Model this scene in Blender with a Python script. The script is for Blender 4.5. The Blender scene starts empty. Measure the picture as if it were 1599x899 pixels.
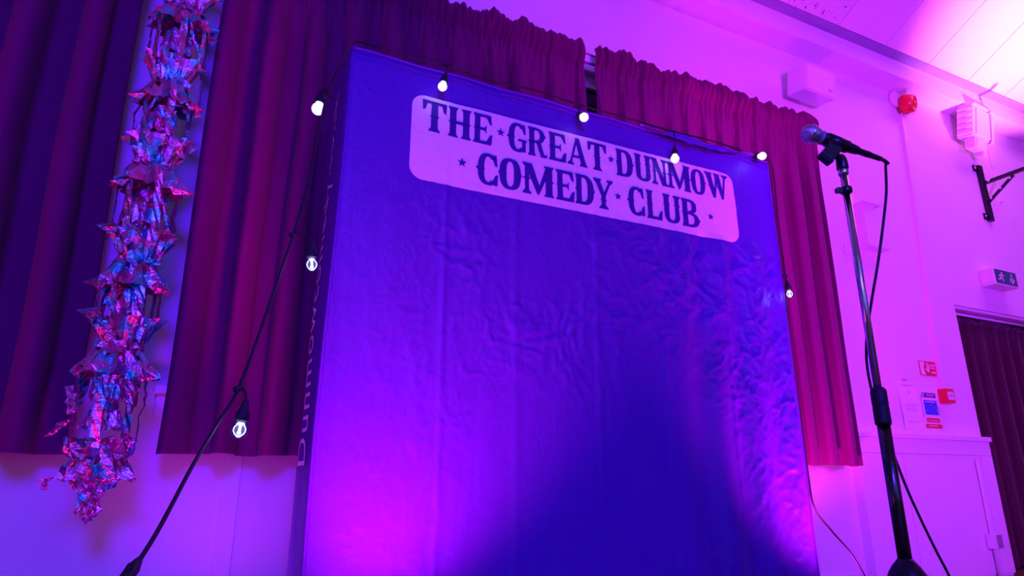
import bpy, bmesh, math, random
import numpy as np
from mathutils import Vector, Matrix

R = math.radians
PI = math.pi
random.seed(7)
scene = bpy.context.scene
COL = scene.collection

# ------------------------------------------------------------------ camera
EYE = 0.65                                   # camera height above the floor
FPX, CX, CY, HORIZON = 1000.0, 799.5, 449.5, 750.0
PITCH = math.atan((HORIZON - CY) / FPX)
YAW = R(25.6)
cam_data = bpy.data.cameras.new('camera')
cam_data.sensor_width = 36.0
cam_data.lens = FPX / 1599.0 * 36.0
cam_data.clip_start = 0.05
cam = bpy.data.objects.new('camera', cam_data)
COL.objects.link(cam)
cam.location = (0, 0, EYE)
cam.rotation_euler = (PI / 2 + PITCH, 0, -YAW)
scene.camera = cam

# ------------------------------------------------------------------ world, exposure
world = bpy.data.worlds.new('world')
scene.world = world
world.use_nodes = True
world.node_tree.nodes['Background'].inputs[0].default_value = (0.10, 0.01, 0.45, 1)
world.node_tree.nodes['Background'].inputs[1].default_value = 0.05
vs = scene.view_settings
vs.view_transform = 'Standard'
vs.look = 'None'
vs.exposure = 0.0
vs.gamma = 1.0
vs.use_curve_mapping = False

# ------------------------------------------------------------------ stage lamps (coloured wash lights of the hall) and added fill lights
def spot(name, loc, target, power, color, angle=60, blend=0.6, radius=0.08):
    d = bpy.data.lights.new(name, 'SPOT')
    d.energy = power
    d.color = color
    d.spot_size = R(angle)
    d.spot_blend = blend
    d.shadow_soft_size = radius
    o = bpy.data.objects.new(name, d)
    COL.objects.link(o)
    o.location = loc
    o.rotation_euler = (Vector(target) - Vector(loc)).to_track_quat('-Z', 'Y').to_euler()
    return o

# blue wash from the front of the hall
spot('wash_lamp_blue', (-0.45, -2.9, 2.7), (0.3, 2.6, 1.3), 1250, (0.070, 0.004, 1.0), 76, 0.8, 0.55)
# magenta wash from the front of the hall, low
spot('wash_lamp_magenta', (1.6, -2.4, 1.4), (5.1, 3.0, 2.3), 2300, (0.44, 0.010, 1.0), 62, 0.9, 0.40)
# added magenta fill light brightening the wall and curtain tops above the backdrop
spot('upper_fill_magenta', (1.2, -2.4, 1.3), (2.3, 3.0, 3.75), 900, (0.62, 0.010, 1.0), 34, 1.0, 0.30)
# rose floor lamp at the far left grazing the curtains
spot('wash_lamp_rose', (-3.0, 0.9, 0.4), (-0.3, 2.9, 1.9), 62, (1.0, 0.015, 0.5), 95, 0.9, 0.45)
# added blue fill on the unseen front wall, for the chrome to reflect
spot('reflect_fill_blue', (2.4, -2.2, 1.6), (0.6, -6.0, 3.2), 900, (0.06, 0.25, 1.0), 100, 0.9, 0.3)
# floor uplighters either side of the backdrop
spot('uplighter_left', (0.45, 1.76, 0.06), (0.70, 2.22, 0.95), 230, (0.9, 0.03, 0.65), 80, 1.0, 0.12)
spot('uplighter_right', (2.66, 1.86, 0.06), (2.46, 2.24, 1.05), 230, (0.9, 0.03, 0.65), 74, 1.0, 0.12)
spot('uplighter_wall', (2.95, 2.46, 0.10), (3.5, 2.90, 2.4), 120, (0.9, 0.02, 0.85), 110, 0.9, 0.06)
spot('uplighter_wall_left', (0.08, 2.38, 0.04), (0.20, 2.85, 1.0), 15, (0.75, 0.02, 1.0), 110, 1.0, 0.06)
# floor uplighter thrown on to the sloping ceiling
spot('uplighter_ceiling', (6.6, 0.7, 0.10), (6.12, 2.02, 4.4), 5600, (1.0, 0.17, 1.0), 36, 1.0, 0.08)
# added tall turquoise panel light for the chrome streak and foil glints
streak_d = bpy.data.lights.new('streak_fill', 'AREA')
streak_d.shape = 'RECTANGLE'; streak_d.size = 0.35; streak_d.size_y = 2.4
streak_d.energy = 4.0; streak_d.color = (0.08, 0.62, 1.0)
streak_o = bpy.data.objects.new('streak_fill', streak_d)
COL.objects.link(streak_o)
streak_o.location = (-2.4, -3.2, 2.3)
streak_o.rotation_euler = (Vector((0.6, 2.2, 1.6)) - Vector(streak_o.location)).to_track_quat('-Z', 'Y').to_euler()

# ------------------------------------------------------------------ helpers
def ray(px, py):
    r = (px - CX) / FPX
    u = -(py - CY) / FPX
    fw = math.cos(PITCH) - u * math.sin(PITCH)
    up = math.sin(PITCH) + u * math.cos(PITCH)
    return Vector((r * math.cos(YAW) + fw * math.sin(YAW), -r * math.sin(YAW) + fw * math.cos(YAW), up))

def at(px, py, Y):
    """the point of the photograph's pixel on the vertical plane at depth Y"""
    d = ray(px, py)
    d = d * (Y / d.y)
    d.z += EYE
    return d

def ax(px, py, s):
    d = ray(px, py) * s
    d.z += EYE
    return d

def tag(o, label=None, cat=None, group=None, kind=None):
    if label: o['label'] = label
    if cat: o['category'] = cat
    if group: o['group'] = group
    if kind: o['kind'] = kind
    return o

def empty(name, loc=(0, 0, 0), label=None, cat=None, group=None):
    o = bpy.data.objects.new(name, None)
    COL.objects.link(o)
    o.location = loc
    o.empty_display_size = 0.05
    return tag(o, label, cat, group)

def link(name, me, mat, parent=None, smooth=False):
    if mat is not None:
        me.materials.clear()
        me.materials.append(mat)
    if smooth:
        me.polygons.foreach_set('use_smooth', [True] * len(me.polygons))
    o = bpy.data.objects.new(name, me)
    COL.objects.link(o)
    if parent is not None:
        o.parent = parent
        # parents are only ever translated: keep world coordinates of the mesh
        p, off = parent, Vector()
        while p is not None:
            off += p.location
            p = p.parent
        o.location = -off
    return o

def obj(name, bm, mat, parent=None, smooth=False):
    me = bpy.data.meshes.new(name)
    bmesh.ops.recalc_face_normals(bm, faces=bm.faces)
    bm.to_mesh(me)
    bm.free()
    return link(name, me, mat, parent, smooth)

def pydata(name, verts, faces, mat, parent=None, smooth=False):
    me = bpy.data.meshes.new(name)
    me.from_pydata([tuple(v) for v in verts], [], faces)
    me.update()
    return link(name, me, mat, parent, smooth)

def add_box(bm, x0, x1, y0, y1, z0, z1, bevel=0.0, mat=None):
    r = bmesh.ops.create_cube(bm, size=1.0)
    vsx = r['verts']
    for v in vsx:
        v.co = Vector((x0 + (v.co.x + .5) * (x1 - x0), y0 + (v.co.y + .5) * (y1 - y0), z0 + (v.co.z + .5) * (z1 - z0)))
    if mat is not None:
        bmesh.ops.transform(bm, matrix=mat, verts=vsx)
    if bevel > 0:
        es = list({e for v in vsx for e in v.link_edges})
        bmesh.ops.bevel(bm, geom=es, offset=bevel, segments=2, profile=0.7, affect='EDGES')

def box(name, x0, x1, y0, y1, z0, z1, mat, parent=None, bevel=0.0, xf=None):
    bm = bmesh.new()
    add_box(bm, x0, x1, y0, y1, z0, z1, bevel, xf)
    return obj(name, bm, mat, parent)

def add_lathe(bm, prof, segs=24, xf=Matrix.Identity(4)):
    """prof: list of (radius, height) along local z"""
    rings = []
    for r, z in prof:
        if r < 1e-6:
            rings.append([bm.verts.new(xf @ Vector((0, 0, z)))])
        else:
            rings.append([bm.verts.new(xf @ Vector((r * math.cos(2 * PI * k / segs), r * math.sin(2 * PI * k / segs), z))) for k in range(segs)])
    for a, b in zip(rings[:-1], rings[1:]):
        if len(a) == 1 and len(b) == 1: continue
        for k in range(segs):
            k2 = (k + 1) % segs
            if len(a) == 1: bm.faces.new((a[0], b[k], b[k2]))
            elif len(b) == 1: bm.faces.new((a[k], b[0], a[k2]))
            else: bm.faces.new((a[k], a[k2], b[k2], b[k]))

def axis_xf(loc, direction):
    q = Vector(direction).to_track_quat('Z', 'Y')
    return Matrix.Translation(Vector(loc)) @ q.to_matrix().to_4x4()

def lathe(name, prof, mat, parent=None, loc=(0, 0, 0), direction=(0, 0, 1), segs=24, smooth=True):
    bm = bmesh.new()
    add_lathe(bm, prof, segs, axis_xf(loc, direction))
    return obj(name, bm, mat, parent, smooth)

def catmull(pts, n=10):
    pts = [Vector(p) for p in pts]
    P = [pts[0] * 2 - pts[1]] + pts + [pts[-1] * 2 - pts[-2]]
    out = []
    for i in range(1, len(P) - 2):
        for k in range(n):
            t = k / n
            a, b, c, d = P[i - 1], P[i], P[i + 1], P[i + 2]
            out.append(0.5 * ((2 * b) + (c - a) * t + (2 * a - 5 * b + 4 * c - d) * t * t + (3 * b - a - 3 * c + d) * t ** 3))
    out.append(pts[-1])
    return out

def add_tube(bm, pts, rad, segs=10, caps=True):
    pts = [Vector(p) for p in pts]
    rings = []
    prev = None
    for i, p in enumerate(pts):
        t = (pts[min(i + 1, len(pts) - 1)] - pts[max(i - 1, 0)]).normalized()
        if prev is None:
            n = t.orthogonal().normalized()
        else:
            n = (prev - t * prev.dot(t)).normalized()
        prev = n
        b = t.cross(n)
        r = rad[i] if hasattr(rad, '__len__') else rad
        rings.append([bm.verts.new(p + (n * math.cos(2 * PI * k / segs) + b * math.sin(2 * PI * k / segs)) * r) for k in range(segs)])
    for a, b in zip(rings[:-1], rings[1:]):
        for k in range(segs):
            bm.faces.new((a[k], a[(k + 1) % segs], b[(k + 1) % segs], b[k]))
    if caps:
        bm.faces.new(rings[0][::-1])
        bm.faces.new(rings[-1])

def tube(name, pts, rad, mat, parent=None, segs=10, smooth=True):
    bm = bmesh.new()
    add_tube(bm, pts, rad, segs)
    return obj(name, bm, mat, parent, smooth)

# vectorised value noise
def vnoise(x, y, seed=0):
    x = np.asarray(x, float); y = np.asarray(y, float)
    xi = np.floor(x).astype(np.int64); yi = np.floor(y).astype(np.int64)
    fx = x - xi; fy = y - yi
    fx = fx * fx * fx * (fx * (fx * 6 - 15) + 10); fy = fy * fy * fy * (fy * (fy * 6 - 15) + 10)
    def h(i, j):
        n = (i * 374761393 + j * 668265263 + seed * 974711) & 0xFFFFFFFF
        n = ((n ^ (n >> 13)) * 1274126177) & 0xFFFFFFFF
        n = (n ^ (n >> 16)) & 0xFFFFFFFF
        return n / 4294967295.0
    return (h(xi, yi) * (1 - fx) + h(xi + 1, yi) * fx) * (1 - fy) + (h(xi, yi + 1) * (1 - fx) + h(xi + 1, yi + 1) * fx) * fy

# ------------------------------------------------------------------ materials
def mat(name, color, rough=0.6, metal=0.0, spec=0.5, noise=0.0, nscale=20.0, bump=0.0, bscale=60.0, sheen=0.0, coat=0.0, emis=None, estr=0.0):
    m = bpy.data.materials.new(name)
    m.use_nodes = True
    nt = m.node_tree
    b = nt.nodes['Principled BSDF']
    c4 = (*color, 1)
    b.inputs['Base Color'].default_value = c4
    b.inputs['Roughness'].default_value = rough
    b.inputs['Metallic'].default_value = metal
    b.inputs['Specular IOR Level'].default_value = spec
    b.inputs['Sheen Weight'].default_value = sheen
    b.inputs['Coat Weight'].default_value = coat
    if emis:
        b.inputs['Emission Color'].default_value = (*emis, 1)
        b.inputs['Emission Strength'].default_value = estr
    if noise > 0 or bump > 0:
        tc = nt.nodes.new('ShaderNodeTexCoord')
    if noise > 0:
        n = nt.nodes.new('ShaderNodeTexNoise')
        n.inputs['Scale'].default_value = nscale
        n.inputs['Detail'].default_value = 4
        nt.links.new(tc.outputs['Object'], n.inputs['Vector'])
        mx = nt.nodes.new('ShaderNodeMix'); mx.data_type = 'RGBA'
        mx.inputs['A'].default_value = tuple(max(0, c * (1 - noise)) for c in color) + (1,)
        mx.inputs['B'].default_value = tuple(min(1, c * (1 + noise)) for c in color) + (1,)
        nt.links.new(n.outputs['Fac'], mx.inputs['Factor'])
        nt.links.new(mx.outputs['Result'], b.inputs['Base Color'])
    if bump > 0:
        n2 = nt.nodes.new('ShaderNodeTexNoise')
        n2.inputs['Scale'].default_value = bscale
        n2.inputs['Detail'].default_value = 6
        nt.links.new(tc.outputs['Object'], n2.inputs['Vector'])
        bp = nt.nodes.new('ShaderNodeBump')
        bp.inputs['Strength'].default_value = bump
        bp.inputs['Distance'].default_value = 0.01
        nt.links.new(n2.outputs['Fac'], bp.inputs['Height'])
        nt.links.new(bp.outputs['Normal'], b.inputs['Normal'])
    return m

M = {}
M['wall'] = mat('wall_paint', (0.80, 0.78, 0.80), 0.55, noise=0.05, nscale=2.2, bump=0.08, bscale=45)
M['edge_shade'] = mat('painted_edge_shade', (0.30, 0.28, 0.46), 0.5, noise=0.15, nscale=14)  # shade on the ceiling edge strip painted in as grey-blue colour
M['ceiling'] = mat('ceiling_paint', (0.84, 0.82, 0.84), 0.6, noise=0.04, nscale=3, bump=0.05, bscale=30)
M['white'] = mat('white_gloss_paint', (0.82, 0.81, 0.83), 0.35, noise=0.03, nscale=9)
M['cream'] = mat('cream_plastic', (0.82, 0.76, 0.74), 0.4, noise=0.03, nscale=12)
M['grey_plastic'] = mat('grey_plastic', (0.30, 0.28, 0.34), 0.45)
M['floor'] = mat('floor_boards', (0.16, 0.085, 0.04), 0.35, noise=0.3, nscale=8, bump=0.1, bscale=14)
M['velvet'] = mat('crimson_velvet', (0.215, 0.003, 0.098), 0.85, spec=0.12, noise=0.15, nscale=5, bump=0.12, bscale=220, sheen=0.08)
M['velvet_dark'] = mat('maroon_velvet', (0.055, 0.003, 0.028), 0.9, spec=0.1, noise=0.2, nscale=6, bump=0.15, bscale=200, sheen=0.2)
M['tape'] = mat('gathered_heading', (0.19, 0.003, 0.085), 0.85, spec=0.12, noise=0.2, nscale=9, bump=0.2, bscale=200, sheen=0.08)
M['print_white'] = mat('white_print', (0.88, 0.84, 0.86), 0.5, noise=0.03, nscale=7, bump=0.25, bscale=26)
M['black'] = mat('black_plastic', (0.012, 0.012, 0.014), 0.28, noise=0.1, nscale=40)
M['rubber'] = mat('black_rubber', (0.01, 0.01, 0.012), 0.6, bump=0.1, bscale=120)
M['black_metal'] = mat('black_powder_coat', (0.014, 0.012, 0.02), 0.35, metal=0.3, bump=0.08, bscale=150)
M['chrome'] = mat('chrome', (0.82, 0.83, 0.86), 0.12, metal=1.0, bump=0.02, bscale=40)
M['dark_chrome'] = mat('black_chrome', (0.10, 0.10, 0.13), 0.16, metal=1.0, bump=0.02, bscale=40)
M['grille'] = mat('silver_wire_mesh', (0.55, 0.55, 0.60), 0.35, metal=0.9, bump=0.2, bscale=300)
M['red'] = mat('red_plastic', (0.75, 0.012, 0.03), 0.3, noise=0.05, nscale=20)
M['red_print'] = mat('red_sign_print', (0.72, 0.02, 0.05), 0.4)
M['blue_print'] = mat('blue_sign_print', (0.05, 0.10, 0.55), 0.4)
M['dark_print'] = mat('dark_blue_print', (0.02, 0.02, 0.16), 0.45)
M['grey_print'] = mat('grey_text_print', (0.42, 0.40, 0.46), 0.6)
M['green'] = mat('green_sign', (0.01, 0.22, 0.13), 0.35)
M['paper'] = mat('paper', (0.86, 0.83, 0.86), 0.7, noise=0.03, nscale=15)
M['steel'] = mat('zinc_bolt', (0.7, 0.7, 0.75), 0.3, metal=1.0)
M['glass_dark'] = mat('night_window_glass', (0.015, 0.015, 0.05), 0.05, spec=0.6)

def banner_mat():
    m = mat('blue_satin_fabric', (0.095, 0.008, 0.36), 0.42, spec=0.3)
    nt = m.node_tree
    b = nt.nodes['Principled BSDF']
    tc = nt.nodes.new('ShaderNodeTexCoord')
    mp = nt.nodes.new('ShaderNodeMapping')
    mp.inputs['Scale'].default_value = (1.0, 1.0, 0.7)
    nt.links.new(tc.outputs['Object'], mp.inputs['Vector'])
    n1 = nt.nodes.new('ShaderNodeTexNoise')
    n1.inputs['Scale'].default_value = 16; n1.inputs['Detail'].default_value = 5; n1.inputs['Distortion'].default_value = 1.6
    n2 = nt.nodes.new('ShaderNodeTexNoise')
    n2.inputs['Scale'].default_value = 420; n2.inputs['Detail'].default_value = 1
    nt.links.new(mp.outputs['Vector'], n1.inputs['Vector'])
    nt.links.new(tc.outputs['Object'], n2.inputs['Vector'])
    b1 = nt.nodes.new('ShaderNodeBump'); b1.inputs['Strength'].default_value = 0.28; b1.inputs['Distance'].default_value = 0.012
    b2 = nt.nodes.new('ShaderNodeBump'); b2.inputs['Strength'].default_value = 0.06; b2.inputs['Distance'].default_value = 0.002
    nt.links.new(n1.outputs['Fac'], b1.inputs['Height'])
    nt.links.new(n2.outputs['Fac'], b2.inputs['Height'])
    nt.links.new(b1.outputs['Normal'], b2.inputs['Normal'])
    nt.links.new(b2.outputs['Normal'], b.inputs['Normal'])
    return m
M['banner'] = banner_mat()
M['banner_ink'] = mat('dark_blue_ink', (0.045, 0.006, 0.22), 0.5, spec=0.3)

def foil_mat():
    m = bpy.data.materials.new('holographic_foil')
    m.use_nodes = True
    nt = m.node_tree
    b = nt.nodes['Principled BSDF']
    b.inputs['Metallic'].default_value = 0.92
    b.inputs['Roughness'].default_value = 0.27
    tc = nt.nodes.new('ShaderNodeTexCoord')
    vo = nt.nodes.new('ShaderNodeTexVoronoi')
    vo.inputs['Scale'].default_value = 22
    nt.links.new(tc.outputs['Object'], vo.inputs['Vector'])
    sep = nt.nodes.new('ShaderNodeSeparateColor')
    nt.links.new(vo.outputs['Color'], sep.inputs['Color'])
    rp = nt.nodes.new('ShaderNodeValToRGB')
    rp.color_ramp.interpolation = 'LINEAR'
    e = rp.color_ramp.elements
    e[0].position = 0.0; e[0].color = (1.0, 0.16, 0.42, 1)
    e[1].position = 1.0; e[1].color = (0.12, 0.95, 0.95, 1)
    x = e.new(0.35); x.color = (1.0, 0.30, 0.62, 1)
    x = e.new(0.62); x.color = (0.85, 0.40, 0.85, 1)
    x = e.new(0.78); x.color = (0.30, 0.85, 1.0, 1)
    nt.links.new(sep.outputs[0], rp.inputs['Fac'])
    nt.links.new(rp.outputs['Color'], b.inputs['Base Color'])
    n = nt.nodes.new('ShaderNodeTexNoise'); n.inputs['Scale'].default_value = 55; n.inputs['Detail'].default_value = 3; n.inputs['Distortion'].default_value = 1.0
    nt.links.new(tc.outputs['Object'], n.inputs['Vector'])
    bp = nt.nodes.new('ShaderNodeBump'); bp.inputs['Strength'].default_value = 0.5; bp.inputs['Distance'].default_value = 0.008
    nt.links.new(n.outputs['Fac'], bp.inputs['Height'])
    nt.links.new(bp.outputs['Normal'], b.inputs['Normal'])
    return m
M['foil'] = foil_mat()

def bulb_glass():
    m = bpy.data.materials.new('clear_bulb_glass')
    m.use_nodes = True
    nt = m.node_tree
    for n in list(nt.nodes):
        if n.type != 'OUTPUT_MATERIAL': nt.nodes.remove(n)
    out = [n for n in nt.nodes if n.type == 'OUTPUT_MATERIAL'][0]
    tr = nt.nodes.new('ShaderNodeBsdfTransparent'); tr.inputs[0].default_value = (0.93, 0.95, 1, 1)
    gl = nt.nodes.new('ShaderNodeBsdfGlossy'); gl.inputs['Roughness'].default_value = 0.05
    lw = nt.nodes.new('ShaderNodeFresnel'); lw.inputs['IOR'].default_value = 1.5
    mx = nt.nodes.new('ShaderNodeMixShader')
    nt.links.new(lw.outputs[0], mx.inputs[0]); nt.links.new(tr.outputs[0], mx.inputs[1]); nt.links.new(gl.outputs[0], mx.inputs[2])
    nt.links.new(mx.outputs[0], out.inputs[0])
    return m
M['bulb_glass'] = bulb_glass()
M['frost'] = mat('lit_bulb_globe', (0.9, 0.9, 0.95), 0.3, emis=(0.70, 0.72, 1.0), estr=1.3)
M['led'] = mat('lit_led_filament', (0.9, 0.9, 1.0), 0.4, emis=(0.62, 0.66, 1.0), estr=4.0)

# ------------------------------------------------------------------ room shell
WY = 3.0                                     # inner face of the back wall
FLOOR_X0, FLOOR_X1, FRONT_Y = -3.4, 9.4, -6.0
WALL_TOP = 1.096 * 3 + EYE
SOFFIT_Y = 2.815
FACE_TOP = 3.448 + EYE
STRIP_Y = 2.726
SLOPE = math.tan(R(27))
RIDGE_Y = -1.2
RIDGE_Z = FACE_TOP + (STRIP_Y - RIDGE_Y) * SLOPE

fl = box('floor', FLOOR_X0, FLOOR_X1, FRONT_Y, WY + 0.3, -0.05, -0.002, M['floor'])
tag(fl, kind='structure', label='brown boarded hall floor under the stage area')
n_b = 0
bm = bmesh.new()
for k in range(36):
    y0 = -2.2 + k * 0.145
    add_box(bm, FLOOR_X0, FLOOR_X1, y0 + 0.0015, y0 + 0.1435, -0.002, 0.0)
fb = obj('board', bm, M['floor'], fl)
fb['kind'] = 'stuff'

# back wall around the window and the doorway
WIN = (-0.08, 3.92, 1.02, 3.19)              # x0, x1, z0, z1
DOOR = (5.45, 7.10, 2.03)                    # x0, x1, top
bm = bmesh.new()
T = WY + 0.22
add_box(bm, FLOOR_X0, WIN[0], WY, T, 0, WALL_TOP)
add_box(bm, WIN[0], WIN[1], WY, T, 0, WIN[2])
add_box(bm, WIN[0], WIN[1], WY, T, WIN[3], WALL_TOP)
add_box(bm, WIN[1], DOOR[0], WY, T, 0, WALL_TOP)
add_box(bm, DOOR[0], DOOR[1], WY, T, DOOR[2], WALL_TOP)
add_box(bm, DOOR[1], FLOOR_X1, WY, T, 0, WALL_TOP)
wb = tag(obj('wall_back', bm, M['wall']), kind='structure', label='white painted back wall behind the curtains')
for nm, b in (('wall_left', (FLOOR_X0 - .2, FLOOR_X0, FRONT_Y, T)), ('wall_right', (FLOOR_X1, FLOOR_X1 + .2, FRONT_Y, T)), ('wall_front', (FLOOR_X0, FLOOR_X1, FRONT_Y - .2, FRONT_Y))):
    tag(box(nm, *b, 0, RIDGE_Z + 0.1, M['wall']), kind='structure', label='plain white painted hall wall out of view')
tag(box('wall_passage', DOOR[0] - 0.3, DOOR[1] + 0.3, WY + 0.9, WY + 1.0, 0, 2.3, M['wall']), kind='structure')

# boxed beam between wall and sloping ceiling
bm = bmesh.new()
add_box(bm, FLOOR_X0, FLOOR_X1, SOFFIT_Y, T, WALL_TOP, FACE_TOP)
tag(obj('trim_1', bm, M['ceiling']), kind='structure', label='boxed-in beam running along the top of the back wall')
# sloping ceiling: backing and panels
bm = bmesh.new()
v = [bm.verts.new(c) for c in ((FLOOR_X0, T, FACE_TOP + .02 ), (FLOOR_X1, T, FACE_TOP + .02), (FLOOR_X1, STRIP_Y, FACE_TOP + .012), (FLOOR_X0, STRIP_Y, FACE_TOP + .012),
                               (FLOOR_X1, RIDGE_Y, RIDGE_Z + .012), (FLOOR_X0, RIDGE_Y, RIDGE_Z + .012), (FLOOR_X1, FRONT_Y, RIDGE_Z - 2.0), (FLOOR_X0, FRONT_Y, RIDGE_Z - 2.0))]
for q in ((0, 1, 2, 3), (3, 2, 4, 5), (5, 4, 6, 7)): bm.faces.new([v[i] for i in q])
ce = tag(obj('ceiling', bm, M['ceiling']), kind='structure', label='white sloping hall ceiling of wide boards')
box('edge_strip', FLOOR_X0, FLOOR_X1, STRIP_Y, SOFFIT_Y + .004, FACE_TOP - .002, FACE_TOP + .012, M['edge_shade'], ce)
# stained panel material: mould specks in one ceiling panel
def stain_mat():
    m = mat('stained_ceiling_board', (0.80, 0.78, 0.82), 0.6)
    nt = m.node_tree; b = nt.nodes['Principled BSDF']
    tc = nt.nodes.new('ShaderNodeTexCoord')
    n = nt.nodes.new('ShaderNodeTexNoise'); n.inputs['Scale'].default_value = 26; n.inputs['Detail'].default_value = 4
    n.inputs['Distortion'].default_value = 1.2
    nt.links.new(tc.outputs['Object'], n.inputs['Vector'])
    rp = nt.nodes.new('ShaderNodeValToRGB')
    rp.color_ramp.elements[0].position = 0.60; rp.color_ramp.elements[0].color = (0.78, 0.76, 0.80, 1)
    rp.color_ramp.elements[1].position = 0.68; rp.color_ramp.elements[1].color = (0.10, 0.06, 0.14, 1)
    nt.links.new(n.outputs['Fac'], rp.inputs['Fac'])
    nt.links.new(rp.outputs['Color'], b.inputs['Base Color'])
    return m
M['stain'] = stain_mat()
pw = 0.562
for i in range(22):
    x0 = 3.612 + (i - 12) * pw
    x1 = x0 + pw
    x0, x1 = max(x0, FLOOR_X0), min(x1, FLOOR_X1)
    if x1 - x0 < 0.1: continue
    for j in range(2):
        ya, yb = STRIP_Y - j * 1.95, STRIP_Y - (j + 1) * 1.95
        za, zb = FACE_TOP + (STRIP_Y - ya) * SLOPE, FACE_TOP + (STRIP_Y - yb) * SLOPE
        g = 0.004
        vv = []
        for dz in (0, 0.012):
            vv += [(x0 + g, ya - g, za + dz), (x1 - g, ya - g, za + dz), (x1 - g, yb + g, zb + dz), (x0 + g, yb + g, zb + dz)]
        pydata('ceiling_board', vv, [(0, 1, 2, 3), (4, 7, 6, 5), (0, 4, 5, 1), (1, 5, 6, 2), (2, 6, 7, 3), (3, 7, 4, 0)],
               M['stain'] if (i == 12 and j == 0) else M['ceiling'], ce)

# window behind the middle pair of curtains
wn = tag(empty('window_1', ((WIN[0] + WIN[1]) / 2, WY, WIN[2])), kind='structure', label='white framed window behind the crimson curtains')
x0, x1, z0, z1 = WIN
fy0, fy1 = WY + 0.05, WY + 0.11
bm = bmesh.new()
add_box(bm, x0, x0 + .06, fy0, fy1, z0, z1); add_box(bm, x1 - .06, x1, fy0, fy1, z0, z1)
add_box(bm, x0 + .06, x1 - .06, fy0, fy1, z0, z0 + .06); add_box(bm, x0 + .06, x1 - .06, fy0, fy1, z1 - .09, z1)
obj('window_frame', bm, M['white'], wn)
nx = 4
cw = (x1 - x0 - .12) / nx
for i in range(nx):
    for j, (a, b) in enumerate(((z0 + .06, 2.40), (2.45, z1 - .09))):
        xa, xb = x0 + .06 + i * cw, x0 + .06 + (i + 1) * cw
        box('pane', xa + .02, xb - .02, fy0 + .025, fy0 + .033, a, b, M['glass_dark'], wn)
    if i: box('mullion', x0 + .06 + i * cw - .02, x0 + .06 + i * cw + .02, fy0, fy1, z0 + .06, z1 - .09, M['white'], wn)
box('transom', x0 + .06, x1 - .06, fy0 + .002, fy1 - .002, 2.40, 2.45, M['white'], wn)
box('window_sill', x0 - .10, x1 + .06, WY - .055, WY + .05, WIN[2] - .035, WIN[2], M['white'], wn, 0.006)
tag(box('trim_2', x0 - .09, x1 + .05, WY - .018, WY - .0005, WIN[2] - .13, WIN[2] - .036, M['white']), kind='structure', label='white board under the window sill')
# cover strip on the wall under the curtains
tag(box('trim_3', 0.112, 0.182, WY - .012, WY - .0005, 0.09, 0.885, M['white'], None, 0.003), kind='structure', label='narrow vertical cover strip on the wall under the curtain')
tag(box('baseboard_back', FLOOR_X0, 3.88, WY - .016, WY - .0005, 0, 0.09, M['white'], None, 0.004), kind='structure', label='white skirting board along the back wall')

# doorway with reveal
dn = tag(empty('door_1', ((DOOR[0] + DOOR[1]) / 2, WY, 0)), kind='structure', label='doorway with white frame hung with a dark curtain')
box('door_lintel', DOOR[0], DOOR[1], WY + .02, WY + .20, DOOR[2] - .025, DOOR[2] - .0005, M['white'], dn)
box('door_jamb', DOOR[0] + .0005, DOOR[0] + .02, WY + .02, WY + .20, 0, DOOR[2] - .025, M['white'], dn)
box('door_jamb', DOOR[1] - .02, DOOR[1] - .0005, WY + .02, WY + .20, 0, DOOR[2] - .025, M['white'], dn)

# panelled boxing on the wall by the doorway
PX0, PX1, PY = 3.93, 5.40, 2.93
PTOP = 0.964
tp = tag(empty('trim_4', ((PX0 + PX1) / 2, PY, 0)), kind='structure', label='white panelled boxing standing against the wall by the doorway')
box('carcass', PX0, PX1, PY + .012, WY - .0005, 0, PTOP - .035, M['white'], tp)
box('top_board', PX0 - .01, PX1 + .015, PY - .018, WY - .0005, PTOP - .035, PTOP, M['white'], tp, 0.004)
box('frieze_board', PX0, PX1, PY - .004, PY + .012, PTOP - .135, PTOP - .035, M['white'], tp, 0.002)
box('panel_board', PX0, 4.37, PY + .002, PY + .012, 0.02, PTOP - .137, M['white'], tp, 0.001)
box('cover_strip', 4.372, 4.452, PY - .006, PY + .012, 0.02, PTOP - .137, M['white'], tp, 0.003)
box('panel_board', 4.455, 5.255, PY + .002, PY + .012, 0.02, PTOP - .137, M['white'], tp, 0.001)
box('end_board', 5.26, PX1, PY - .004, PY + .012, 0.02, PTOP - .137, M['white'], tp, 0.002)

# ------------------------------------------------------------------ backdrop banner
BY = 2.2
SX0, SX1, SZ0, SZ1, SR = 0.609, 2.298, 1.771, 2.147, 0.055
BX0, BX1, BTOP, BDEPTH = 0.352, 2.566, 0.742 * 2.2 + EYE, 0.42
CREASES = [(at(690, 500, BY).x, .006, .010), (at(930, 430, BY).x, .004, .012), (at(1130, 450, BY).x, .007, .012), (at(1040, 560, BY).x, .005, .012), (at(805, 420, BY).x, .004, .018)]

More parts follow.
